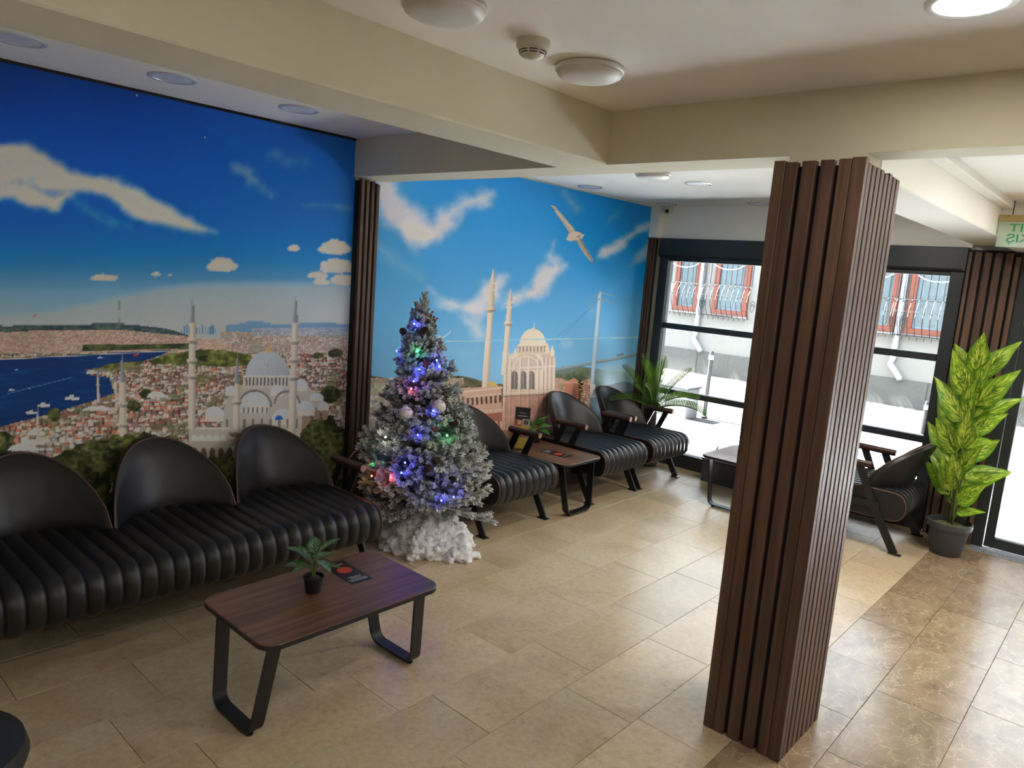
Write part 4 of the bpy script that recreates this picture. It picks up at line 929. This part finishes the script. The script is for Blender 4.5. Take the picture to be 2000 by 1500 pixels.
for (az, el, sc, k) in FR: put_leaf(fm[k], cp, Vector((.015*math.cos(math.radians(az)), .015*math.sin(math.radians(az)), .53)), math.radians(az), math.radians(el), random.uniform(-.3, .3), sc, 'frond')
# small pots
def small_plant(label, loc, leafs, mesh, pot=(.026, .036, .062), soil='gravel', stemh=.10, potmat='blackplastic', group='small potted plants'):
    t = thing('small_potted_plant', label, 'potted plant', loc, 0, group)
    r0, r1, h = pot
    MB().lathe([(r0, 0), (r0+.001, .002), (r1-.002, h-.006), (r1+.002, h-.005), (r1+.002, h), (r1-.002, h), (r1-.004, h-.010), (0, h-.010)], 22).build('pot', potmat, t, smooth=40)
    MB().lathe([(r1-.003, h-.010), (r1*.5, h-.004), (0, h-.003)], 14).build('gravel', soil, t, smooth=True)
    for (az, el, zz, sc) in leafs:
        a = math.radians(az); r = .010+.012*random.random(); top = Vector((r*math.cos(a)*1.4, r*math.sin(a)*1.4, h+stemh*zz))
        MB().tube([(.004*math.cos(a), .004*math.sin(a), h-.008), (r*.5*math.cos(a), r*.5*math.sin(a), h+stemh*zz*.6), tuple(top)], [.0022, .002, .0015], 5).build('stem', 'stem', t)
        put_leaf(mesh, t, top, a, math.radians(el), random.uniform(-.3, .3), sc)
    return t
cal = leaf_mesh(.095, .052, .25, .18, 9, 6, mat='calathea', shape=(.75, .75))
small_plant('small striped-leaf plant in a black pot on the foreground coffee table', (1.405, 1.545, ZT), [(-75, 18, .55, 1.0), (-140, 8, .45, 1.1), (25, 22, .5, 1.05), (95, 20, .7, 1.0), (-20, 40, .95, 1.15), (150, 30, 1.0, 1.1), (60, 45, 1.15, 1.05), (-110, 50, 1.1, 1.05), (175, 15, .6, 1.15), (0, 5, .85, 1.1), (-150, 25, .9, 1.15), (120, 8, .7, 1.1)], cal, stemh=.085, pot=(.028, .0395, .066))
gl_ = leaf_mesh(.085, .055, .35, .2, 8, 6, mat='green', shape=(.7, .75))
small_plant('small leafy green plant on the table behind the standing brochure', (.21, 4.31, ZT), [(a, e, z, 1.3) for a, e, z in ((-60, 20, .5), (0, 10, .4), (50, 25, .6), (110, 15, .5), (170, 25, .6), (-120, 30, .7), (-20, 50, 1.0), (80, 50, 1.0), (200, 40, .8), (-90, 5, .3))], gl_, pot=(.034, .045, .075), stemh=.07)
t = thing('corner_plant', 'bushy green plant showing between two armchair backs near the bridge in the mural', 'potted plant', (.05, 5.082, 0))
MB().lathe([(.022, 0), (.027, .30), (.030, .302), (.030, .33), (.027, .33), (.025, .31), (0, .31)], 20).build('pot', 'blackplastic', t, smooth=40)
MB().tube([(0, 0, .3), (.005, 0, .5), (0, -.02, .70)], .006, 6).build('stem', 'stem', t)
for i in range(34):
    a = -.75+1.0*math.sin(i*2.4); z = .56+.24*(i/33); put_leaf(gl_, t, Vector((.012*math.cos(a), -.02+.012*math.sin(a), z)), a, math.radians(12+34*(i/33)), 0, .95-.25*(i/33))
pb = thing('window_planter', 'long low dark planter box on the floor under the window beside the half hidden table', 'planter', (0, 0, 0))
b = MB(); b.box((.88, 5.84, .0), (1.72, 5.852, .20), .004); b.box((.88, 6.028, .0), (1.72, 6.04, .20), .004); b.box((.88, 5.852, 0), (.892, 6.028, .20), .004); b.box((1.708, 5.852, 0), (1.72, 6.028, .20), .004); b.box((.892, 5.852, 0), (1.708, 6.028, .02))
b.build('trough', 'potgrey', pb); MB().box((.892, 5.852, .02), (1.708, 6.028, .175)).build('soil', 'moss', pb)
MB().box((.872, 5.832, .195), (1.728, 5.846, .21), .003).build('rim', 'potgrey', pb)
spk = leaf_mesh(.17, .035, .02, .35, 8, 4, mat='green', shape=(.45, .6))
for i in range(16): put_leaf(spk, pb, Vector((.93+.05*i, 5.93+random.uniform(-.04, .04), .17)), random.uniform(0, 6.28), math.radians(random.uniform(62, 84)), random.uniform(-1, 1), random.uniform(.7, 1.15))
b = MB(); b.tube([(1.0, 5.842, .20), (1.0, 5.838, .245), (1.02, 5.838, .275), (1.12, 5.838, .275), (1.14, 5.838, .24), (1.145, 5.842, .20)], .005, 6); b.build('wire_ornament', 'offwhite', pb, smooth=True)

# ================================================================== CHRISTMAS TREE
TB = Vector((.58, 2.875, 0)); TOPV = Vector((.50, 2.80, 1.545))
tr = thing('christmas_tree', 'frosted artificial Christmas tree with lights between the sofa and the armchairs', 'Christmas tree', tuple(TB))
def axis_pt(z): return (TOPV-TB)*(z/TOPV.z)
def tree_r(z): 
    t = min(1, max(0, (z-.24)/(1.50-.24))); return .405*(1-t)**.85+.03
MB().tube([tuple(axis_pt(z)) for z in (.02, .5, 1.0, 1.45)], [.018, .016, .012, .006], 8).build('trunk', 'trunk', tr, smooth=True)
for k in range(3):
    a = k*2.1+.4; MB().bar((0, 0, .10), (.2*math.cos(a), .2*math.sin(a), .012), (0, 0, 1), .02, .012).build('stand_leg', 'metal', tr)
def branch_mesh(seed, L=.30, frost=.65):
    rg = random.Random(seed); b = MB(); gd, wd_ = (66, 84, 70), (236, 238, 236)
    tw = [((0, 0, 0), (L, 0, -.02*L), .0035)]
    for i in range(5):
        for s in (-1, 1):
            t = .34+.13*i+rg.uniform(-.03, .03); an = math.radians(rg.uniform(32, 52)); l = L*(.36-.05*i)*rg.uniform(.8, 1.15)
            tw.append(((L*t, 0, 0), (L*t+l*math.cos(an), s*l*math.sin(an), rg.uniform(-.02, .03)), .0025))
    for a, e, r in tw:
        b.cur = lin((78, 70, 58)); b.tube([a, e], [r, r*.6], 4)
        A = Vector(a); E_ = Vector(e); D = E_-A; ln = D.length; D.normalize(); X_ = D.orthogonal().normalized(); Y_ = D.cross(X_); nn = int(ln/.0032)
        for q in range(nn):
            t = q/max(1, nn-1); base = A+D*ln*t
            if base.x < L*.10: continue
            for rr in range(4):
                th = rg.uniform(0, 2*PI); nl = rg.uniform(.017, .027)*(1-.2*t); out = (X_*math.cos(th)+Y_*math.sin(th)); tipd = (out*.75+D*.75).normalized(); side_ = D.cross(out).normalized()*.0026
                fr = min(1, max(0, frost*.75+.5*t+rg.uniform(-.32, .32)+.18*out.z)); g = lin((gd[0]*rg.uniform(.7, 1.2), gd[1]*rg.uniform(.7, 1.2), gd[2]*rg.uniform(.7, 1.2))); w_ = lin(wd_)
                c0 = tuple(g[m_]*(1-fr*.5)+w_[m_]*fr*.5 for m_ in range(3)); c1 = tuple(g[m_]*(1-fr)+w_[m_]*fr for m_ in range(3))
                b.cur = c0; b.add([base-side_, base+side_], []); b.cur = c1; o = len(b.v); b.add([base+tipd*nl+side_*.8, base+tipd*nl-side_*.8], []); b.f.append((o-2, o-1, o, o+1))
    return b.mesh('branch', 'fir', False, fix=False)
bms = [branch_mesh(s, .30, f) for s, f in ((1, .5), (2, .7), (3, .85), (4, .35), (5, .6))]
rg = random.Random(11); NB = 270
for i in range(NB):
    t = (i+.5)/NB; z = .27+1.20*(1-(1-t)**.62); az = i*2.39996+rg.uniform(-.2, .2); R_ = tree_r(z)*rg.uniform(.80, 1.12)
    ax_ = axis_pt(z)+TB; el = math.radians(rg.uniform(-6, 26)+12*t)
    if math.cos(az) < -.05: R_ = min(R_, (ax_.x-.085)/-math.cos(az)*.97)
    sc = max(.2, R_/.30)
    # wide scale along the branch, less in thickness so that needles keep their size
    o = ob('branch', bms[rg.choice((0, 1, 2, 3, 4) if z > .5 else (0, 1, 2, 2, 4))], tr)
    o.matrix_local = Matrix.Translation(axis_pt(z)-Vector((0, 0, .02))) @ Matrix.Rotation(az, 4, 'Z') @ Matrix.Rotation(-el, 4, 'Y') @ Matrix.Rotation(rg.uniform(-.6, .6), 4, 'X') @ Matrix.Diagonal((sc, max(.6, min(1.15, sc*1.1)), max(.85, min(1.1, sc)), 1))
for (az, el, z, sc) in ((0, 84, 1.36, .62), (2.1, 70, 1.34, .5), (4.2, 72, 1.34, .5), (1, 86, 1.28, .7)):
    o = ob('branch', bms[2], tr); o.matrix_local = Matrix.Translation(axis_pt(z)) @ Matrix.Rotation(az, 4, 'Z') @ Matrix.Rotation(-math.radians(el), 4, 'Y') @ Matrix.Diagonal((sc, .5, .5, 1))
for (px, py, L_) in ((948, 965, 1.5), (940, 935, 1.4), (935, 880, 1.35), (925, 850, 1.3), (895, 1000, 1.2), (700, 870, 1.35), (712, 925, 1.25), (760, 985, 1.1), (790, 1000, 1.0), (705, 845, 1.3)):
    # long lower branches that reach out sideways
    d = ray(px, py); d = d/np.linalg.norm(d); hv = np.array([TB.x-CAM[0], TB.y-CAM[1], 0.0]); tt = (hv@hv)/(d@hv); P = CAM+d*tt; P[0] = max(P[0], .10); tip = Vector(P)-TB; org = axis_pt(max(.3, tip.z-.04)); v_ = tip-org
    o = ob('branch', bms[2], tr); o.matrix_local = Matrix.Translation(org) @ v_.to_track_quat('X', 'Z').to_matrix().to_4x4() @ Matrix.Diagonal((v_.length/.30, 1.0, 1.0, 1))
sn = MB(); vs = []; NA, NR = 110, 30
def snow_r(a): return .235+.040*math.sin(2*a+.5)+.028*math.sin(5*a+1)+.016*math.sin(9*a)
AA, TT = np.meshgrid(np.arange(NA)*2*PI/NA, np.arange(NR+1)/NR); R0 = np.vectorize(snow_r)(AA); RR = R0*TT
XX, YY = RR*np.cos(AA), RR*np.sin(AA); ZZ = .235*(1-TT**1.7)
n1 = fbm(XX*22+ZZ*9+7, YY*22+ZZ*13+3, 3, 7)-.5; n2 = fbm(XX*60+ZZ*31, YY*60-ZZ*23, 3, 8)-.5; n3 = fbm(YY*40+ZZ*35+9, XX*40-ZZ*30, 3, 9)-.5
lump = .095*n1+.055*n2
ZZ = np.where(TT < 1, np.maximum(.001, ZZ+lump*(.5+.5*(1-TT))), .001); XX = XX*(1+.16*n3+.5*lump); YY = YY*(1+.16*n3+.5*lump)
vs = list(zip(XX.ravel(), YY.ravel(), ZZ.ravel()))
sn.add(vs, [(j*NA+i, (j+1)*NA+i, (j+1)*NA+(i+1) % NA, j*NA+(i+1) % NA) for j in range(NR) for i in range(NA)])
def cotton():
    t = NT('cotton_wool'); t.p(Roughness=.95); v = t.coord('Object'); f = t.noise(v, 45, 6, .75, .4)
    t.col(t.ramp(f, [(.3, lin((232, 232, 233))), (.6, lin((248, 248, 248)))])); t.bump(f, .4, .012); return t.m
M['cotton'] = cotton()
cw = thing('cotton_snow', 'fluffy white cotton wool snow piled around the foot of the Christmas tree', 'cotton snow', (.605, 2.885, 0))
so = sn.build('heap', 'cotton', cw, smooth=True)
tuft = MB(); rg3 = random.Random(5)
bmi = bmesh.new(); bmesh.ops.create_icosphere(bmi, subdivisions=3, radius=1.0); bmi.verts.index_update()
IV = np.array([q.co[:] for q in bmi.verts]); IF = [tuple(q.index for q in f.verts) for f in bmi.faces]; bmi.free()
for i in range(120):      # soft overlapping clumps all over the heap
    a = i*2.39996+rg3.uniform(-.3, .3); t = math.sqrt((i+.5)/120)*1.02; r = snow_r(a)*t; z = max(.012, .205*(1-min(1, t)**1.7)); rad = rg3.uniform(.028, .054)*(1.0 if t < .9 else .75)
    o_ = rg3.uniform(0, 50); X_, Y_, Z_ = IV[:, 0]+o_, IV[:, 1]-o_, IV[:, 2]
    nz_ = (fbm(X_*1.7+Z_*1.3, Y_*1.7-Z_*.9, 3, i)-.5)*1.5+(fbm(X_*5+Z_*4, Y_*5-Z_*3.1, 3, i+3)-.5)*1.0
    Pn = IV*(1+nz_)[:, None]*rad*np.array([1.15, 1.15, .8]); Pn = Pn+np.array([r*math.cos(a), r*math.sin(a), z]); Pn[:, 2] = np.maximum(Pn[:, 2], .001)
    tuft.add(Pn, IF)
to = tuft.build('tufts', 'cotton', cw, smooth=True); to['kind'] = 'stuff'
# decorations: pixel on the photo -> point on the front of the tree
def on_tree(px, py, k=.86):
    d = ray(px, py); d = Vector(d/np.linalg.norm(d)); best = None
    for s in np.linspace(3.2, 4.9, 120):
        p = Vector(CAM)+d*s; z = p.z; a = TB+axis_pt(z); r = math.hypot(p.x-a.x, p.y-a.y)
        if r < tree_r(z)*k: return p
        if best is None or r < best[0]: best = (r, p)
    return best[1]
BL = [(809, 633, 'b'), (775, 686, 'b'), (819, 722, 'b'), (853, 704, 'b'), (858, 716, 'b'), (846, 803, 'b'), (816, 850, 'b'), (791, 904, 'b'), (784, 924, 'b'), (814, 983, 'b'), (862, 978, 'b'), (886, 971, 'b'), (815, 686, 'g'), (873, 851, 'g'), (730, 911, 'g'), (803, 760, 'r'), (763, 933, 'r'), (726, 930, 'r'), (753, 854, 'w'), (808, 745, 'b')]
EC = {'b': (.05, .07, 1.0), 'g': (.03, 1.0, .18), 'r': (1.0, .06, .05), 'w': (1, .95, .85)}
for k, c in EC.items(): M['led_'+k] = emit('led_'+k, c, 9.0)
fl_ = thing('fairy_lights', 'string of small coloured fairy lights wound around the Christmas tree', 'fairy lights', (0, 0, 0))
pts = []; turns = 7.5
for i in range(150):
    t = i/149; z = .36+1.02*t; a = t*turns*2*PI; r = tree_r(z)*.62; p = TB+axis_pt(z); pts.append((p.x+r*math.cos(a), p.y+r*math.sin(a), z+.012*math.sin(i*1.3)))
MB().tube(pts, .0016, 4).build('wire', 'stem', fl_)
bulb = {k: MB().lathe([(0, -.005), (.004, -.003), (.0055, .001), (.004, .006), (0, .008)], 8).mesh('bulb', 'led_'+k, True) for k in EC}
for (px, py, k) in BL:
    p = on_tree(px, py, .97); o = ob('bulb', bulb[k], fl_, tuple(p))
    ld = bpy.data.lights.new('bulb_light', 'POINT'); ld.energy = .085 if k == 'b' else .04; ld.color = EC[k]; ld.shadow_soft_size = .012
    lo = bpy.data.objects.new('bulb_light', ld); COL.objects.link(lo); lo.parent = fl_; dv = Vector(CAM)-p; dv.normalize(); lo.location = p+dv*.018
def ornament(name, label, cat, px, py, parts, group, k=.97, rot=None):
    p = on_tree(px, py, k); o = thing(name, label, cat, tuple(p), 0, group)
    if rot: o.rotation_euler = rot
    for nm, me in parts: ob(nm, me, o)
    return o
def glitter():
    t = NT('frosted_bauble'); t.p(Roughness=.5); v = t.coord('Object'); f = t.noise(v, 55, 3, .6)
    t.col(t.ramp(f, [(.34, lin((116, 104, 106))), (.44, lin((214, 208, 212))), (.6, lin((236, 232, 236)))])); return t.m
M['bauble'] = glitter()
prof = [(0, -.040)]+[(.040*math.sin(PI*i/12), -.040*math.cos(PI*i/12)) for i in range(1, 12)]+[(.006, .0398)]
bme = MB().lathe(prof, 24).mesh('globe', 'bauble', True); cme = MB().lathe([(.009, .038), (.009, .047), (.003, .048), (.003, .055)], 12).mesh('cap', 'chrome', 40)
ornament('bauble', 'frosted white bauble on the Christmas tree, the left of the two', 'bauble', 793, 808, (('globe', bme), ('cap', cme)), 'white baubles on the tree', 1.04)
ornament('bauble', 'frosted white bauble on the Christmas tree, the right of the two', 'bauble', 857, 794, (('globe', bme), ('cap', cme)), 'white baubles on the tree', 1.04)
b = MB()
for j in range(9):
    zz = -.028+.0065*j; rr = .017*math.sin(PI*(j+1)/10.5)**.7+.002; k = 9
    for i in range(k):
        a = 2*PI*(i+.5*(j % 2))/k; ca, sa = math.cos(a), math.sin(a); tx, ty = -sa*.006, ca*.006
        b.add([(ca*rr*.4+tx, sa*rr*.4+ty, zz), (ca*rr*.4-tx, sa*rr*.4-ty, zz), (ca*rr*1.1-tx, sa*rr*1.1-ty, zz+.004), (ca*rr*1.1+tx, sa*rr*1.1+ty, zz+.004), (ca*rr*.9, sa*rr*.9, zz+.009)], [(0, 1, 2, 3), (3, 2, 4), (0, 3, 4), (1, 2, 4)])
pcm = b.mesh('scales', 'cone'); pcc = MB().tube([(0, 0, -.03), (0, 0, 0), (0, 0, .03)], [.008, .011, .003], 8).mesh('core', 'cone', True)
for i, (px, py, lab) in enumerate(((788, 648, 'brown pinecone high on the left of the Christmas tree beside the top blue light'), (826, 646, 'brown pinecone near the tree top under the pink berries'), (885, 829, 'brown pinecone above the green light on the right side of the tree'), (853, 899, 'brown pinecone right of the tree middle, above the lower branches'), (829, 816, 'brown pinecone between the two white baubles on the tree'), (864, 775, 'brown pinecone just above the right white bauble'), (922, 954, 'brown pinecone out on the lower right branches of the tree'), (835, 915, 'brown pinecone low in the middle of the tree'))):
    ornament('pinecone', lab, 'pinecone', px, py, (('scales', pcm), ('core', pcc)), 'pinecones on the Christmas tree', 1.0, (random.uniform(.8, 1.6), random.uniform(-.5, .5), random.uniform(0, 3)))
def berries(label, px, py, n, spread, mat='berry'):
    p = on_tree(px, py, 1.0); t = thing('berry_spray', label, 'berries', tuple(p), 0, 'berry sprays on the tree'); rb = random.Random(px)
    for i in range(n):
        q = Vector((rb.uniform(-1, 1), rb.uniform(-1, 1), rb.uniform(-.6, 1))).normalized()*spread*rb.uniform(.4, 1)
        s_ = MB().tube([(0, 0, -.02), tuple(q)], .0012, 4).build('sprig', 'stem', t)
        ob('berry', BERRY, t, tuple(q))
BERRY = MB().lathe([(0, -.007)]+[(.007*math.sin(PI*i/6), -.007*math.cos(PI*i/6)) for i in range(1, 6)]+[(0, .007)], 8).mesh('berry', 'berry', True)
berries('spray of dusky pink berries near the top of the Christmas tree', 842, 622, 11, .045)
berries('cluster of red berries between the upper blue lights of the tree', 832, 712, 12, .03)
berries('cluster of red berries below the right bauble of the tree', 850, 838, 10, .028)
petal = leaf_mesh(.045, .035, .3, .3, 6, 4, mat='petal', shape=(.8, .7))
for (px, py, lab) in ((799, 850, 'pale artificial flower left of the tree middle below the left bauble'), (772, 905, 'pale artificial flower low on the left of the tree beside the blue lights')):
    p = on_tree(px, py, 1.0); t = thing('tree_flower', lab, 'flower', tuple(p), 0, 'pale flowers on the tree')
    for i in range(7): put_leaf(petal, t, Vector((0, 0, 0)), i*.9-1.2, math.radians(20+18*(i % 3)), 0, 1.0, 'petal')
cordp = [at(715, 905, 1, 2.60), at(690, 925, 1, 2.58), at(670, 945, 1, 2.56), at(652, 962, 1, 2.55)]
pc = thing('power_cord', 'pale power cord hanging behind the sofa arm towards the Christmas tree', 'cord')
MB().tube([(.62, 2.80, .42), (.45, 2.62, .52), (.30, 2.55, .60), (.20, 2.50, .45), (.12, 2.48, .30), (.05, 2.47, .02)], .004, 6).build('cable', 'cord', pc, smooth=True)

# ================================================================== CEILING FITTINGS
def surface_lamp(x, y, label):
    t = thing('ceiling_lamp', label, 'ceiling lamp', (x, y, ZC), 0, 'round opal ceiling lamps')
    MB().lathe([(.112, 0), (.116, -.003), (.118, -.016), (.112, -.019)], 40).build('base_ring', 'opal', t, smooth=40)
    MB().lathe([(.113, -.016), (.108, -.030), (.09, -.039), (.05, -.045), (0, -.047)], 40).build('diffuser', 'opal', t, smooth=True)
surface_lamp(2.145, 1.40, 'round white opal ceiling lamp at the top edge of the view')
surface_lamp(2.140, 2.075, 'round white opal ceiling lamp right of the smoke detector')
surface_lamp(1.10, 4.20, 'round white opal ceiling lamp just behind the cross beam')
M['lit'] = emit('lit_diffuser', (1, .98, .92), 14.0)
def downlight(x, y, z, label, lit=False, r=.098, W=None):
    t = thing('downlight', label, 'downlight', (x, y, z), 0, 'recessed round downlights')
    MB().lathe([(r*.80, .0), (r*.82, -.005), (r*.92, -.007), (r, -.003), (r, 0)], 36).build('trim_ring', 'chrome' if not lit else 'opal', t, smooth=50)
    MB().lathe([(r*.81, -.001), (r*.80, -.003), (0, -.003)], 32).build('diffuser', 'lit' if lit else 'lampgrey', t)
    if lit:
        ld = bpy.data.lights.new('downlight_lamp', 'AREA'); ld.shape = 'DISK'; ld.size = r*1.5; ld.energy = W or DOWNLIGHT_W; ld.color = (1.0, .95, .86)
        lo = bpy.data.objects.new('downlight_lamp', ld); COL.objects.link(lo); lo.parent = t; lo.location = (0, 0, -.006)
    return t
downlight(.434, .84, ZC, 'unlit chrome ringed downlight above the mural at the left edge of the view')
downlight(.42, 1.41, ZC, 'unlit chrome ringed downlight above the mural, middle of the three over the sofa')
downlight(.42, 2.02, ZC, 'unlit chrome ringed downlight above the mural nearest the slatted wall column')
for (x, y, lab) in ((.20, 4.74, 'unlit downlight in the rear ceiling nearest the gull mural'), (1.15, 4.72, 'unlit downlight in the middle of the bright rear ceiling left of the pillar'), (1.09, 5.88, 'unlit downlight by the window partly hidden by the pillar top'), (.22, 5.88, 'unlit downlight above the security camera in the far corner')): downlight(x, y, ZC, lab)
downlight(3.27, 2.04, ZC, 'lit round downlight glowing white at the top right of the view', True)
for (x, y, z, lab, W) in ((3.27, .25, ZC, 'added lit downlight above the place the picture is taken from', None), (4.9, .25, ZC, 'added lit downlight right of the camera side, outside the view', None), (4.9, 2.04, ZC, 'added lit downlight right of the glowing one, outside the view', None),  # unseen lamps added to fill the room with light
    (3.27, -1.5, ZC, 'added lit downlight behind the camera side, outside the view', None), (2.14, 4.72, ZC, 'added lit downlight hidden behind the slatted pillar', REAR_FILL_W),  # the pillar one is added to light the rear seating
    (3.75, 3.7, 2.335, 'added lit downlight in the lowered ceiling near the cross beam', REAR_FILL_W), (3.75, 4.75, 2.335, 'added lit downlight in the lowered ceiling near the door', REAR_FILL_W), (5.1, 3.7, 2.335, 'added lit downlight in the lowered ceiling far right near the cross beam', REAR_FILL_W), (5.1, 4.75, 2.335, 'added lit downlight in the lowered ceiling far right near the door', REAR_FILL_W)): downlight(x, y, z, lab, True, W=W)  # four more added out of view to brighten the rear right
sm = thing('smoke_detector', 'ivory smoke detector on the ceiling between two opal lamps', 'smoke detector', (2.15, 1.765, ZC))
MB().lathe([(.052, 0), (.052, -.020), (.047, -.026), (.044, -.026)], 32).build('base', 'offwhite', sm, smooth=40)
MB().lathe([(.044, -.024), (.040, -.040), (.030, -.050), (0, -.056)], 32).build('sensor_dome', 'offwhite', sm, smooth=40)
for k in range(8):
    a = 2*PI*k/8
    for zz, rr in ((-.034, .0425), (-.041, .0395)):
        MB().tube([(rr*math.cos(a+s), rr*math.sin(a+s), zz) for s in np.linspace(-.3, .3, 6)], .0016, 4).build('vent_slot', 'black', sm)
cv = thing('security_camera', 'small white dome security camera under the ceiling in the far corner', 'camera', (.165, 6.0, ZC))
MB().lathe([(.048, 0), (.048, -.012), (.044, -.02)], 24).build('base', 'opal', cv, smooth=40)
MB().lathe([(.044, -.02), (.043, -.045), (.032, -.068), (.014, -.08), (0, -.082)], 24).build('ball', 'opal', cv, smooth=True)
dv = Vector((.45, -.85, -.28)).normalized(); q = dv.to_track_quat('Z', 'Y').to_euler()
MB().lathe([(.019, 0), (.019, .006), (.014, .008), (0, .006)], 20).build('lens', 'blackplastic', cv, loc=tuple(Vector((0, 0, -.042))+dv*.036), rot=tuple(q))

# ================================================================== EXIT SIGN (seen from behind, so its words read mirrored)
ex = thing('exit_sign', 'hanging translucent exit sign with green mirrored letters at the right edge', 'sign', (2.895, 5.2, 2.065))
def acrylic():
    t = NT('frosted_acrylic'); t.p(Roughness=.35); t.b.inputs['Base Color'].default_value = (*lin((222, 234, 220)), 1)
    tl = t.n('ShaderNodeBsdfTranslucent'); tl.inputs[0].default_value = (*lin((214, 236, 214)), 1); tp = t.n('ShaderNodeBsdfTransparent')
    m1_ = t.n('ShaderNodeMixShader'); m1_.inputs[0].default_value = .5; t.l(t.b.outputs[0], m1_.inputs[1]); t.l(tl.outputs[0], m1_.inputs[2])
    m2_ = t.n('ShaderNodeMixShader'); m2_.inputs[0].default_value = .35; t.l(m1_.outputs[0], m2_.inputs[1]); t.l(tp.outputs[0], m2_.inputs[2]); t.l(m2_.outputs[0], t.o.inputs[0]); return t.m
M['acrylic'] = acrylic(); M['signgreen'] = plain('sign_green', (18, 160, 92), .5); M['bracket'] = plain('tan_bracket', (176, 156, 104), .6, noise=.1)
MB().box((0, 0, 0), (.36, .004, .165), .001).build('plate', 'acrylic', ex)
MB().box((-.004, -.008, .150), (.364, .014, .188), .002).build('bracket', 'bracket', ex)
for x in (.045, .18, .31): MB().lathe([(.003, 0), (.003, .002), (0, .0025)], 8).build('screw', 'metal', ex, loc=(x, -.008, .18), rot=(PI/2, 0, 0))
MB().tube([(.06, .003, .188), (.06, .003, .30)], .003, 6).build('hanger', 'metal', ex); MB().tube([(.30, .003, .188), (.30, .003, .30)], .003, 6).build('hanger', 'metal', ex)
def word(txt, size, x_right, z, sx):
    c = bpy.data.curves.new(txt, 'FONT'); c.body = txt; c.size = size; c.extrude = .0006; c.align_x = 'RIGHT'
    o = bpy.data.objects.new('tmp', c); COL.objects.link(o); dg = bpy.context.evaluated_depsgraph_get(); me = bpy.data.meshes.new_from_object(o.evaluated_get(dg)); bpy.data.objects.remove(o)
    me.materials.clear(); me.materials.append(M['signgreen'])
    # letters face the window side (+y); from the room they are read through the plate, mirrored
    p = ob('lettering', me, ex); p.matrix_local = Matrix.Translation((x_right, -.0008, z)) @ Matrix(((-sx, 0, 0, 0), (0, 0, 1, 0), (0, 1, 0, 0), (0, 0, 0, 1)))
word('EXIT', .066, .052, .090, 1.35); word('ÇIKIŞ', .066, .045, .030, 1.15)

# ================================================================== STOOL AT THE LEFT FOREGROUND CORNER
stl = thing('round_stool', 'dark round padded stool just showing at the bottom left corner', 'stool', (1.66, .30, 0))
MB().lathe([(.17, .34), (.20, .36), (.21, .39), (.20, .425), (.16, .44), (0, .445)], 36).build('seat', 'leather', stl, smooth=40)
MB().lathe([(.165, .31), (.168, .34), (0, .34)], 28).build('seat_base', 'metal', stl, smooth=40)
for k in range(4):
    a = PI/4+k*PI/2; MB().tube([(.12*math.cos(a), .12*math.sin(a), .315), (.17*math.cos(a), .17*math.sin(a), .004)], .012, 8).build('leg', 'metal', stl)
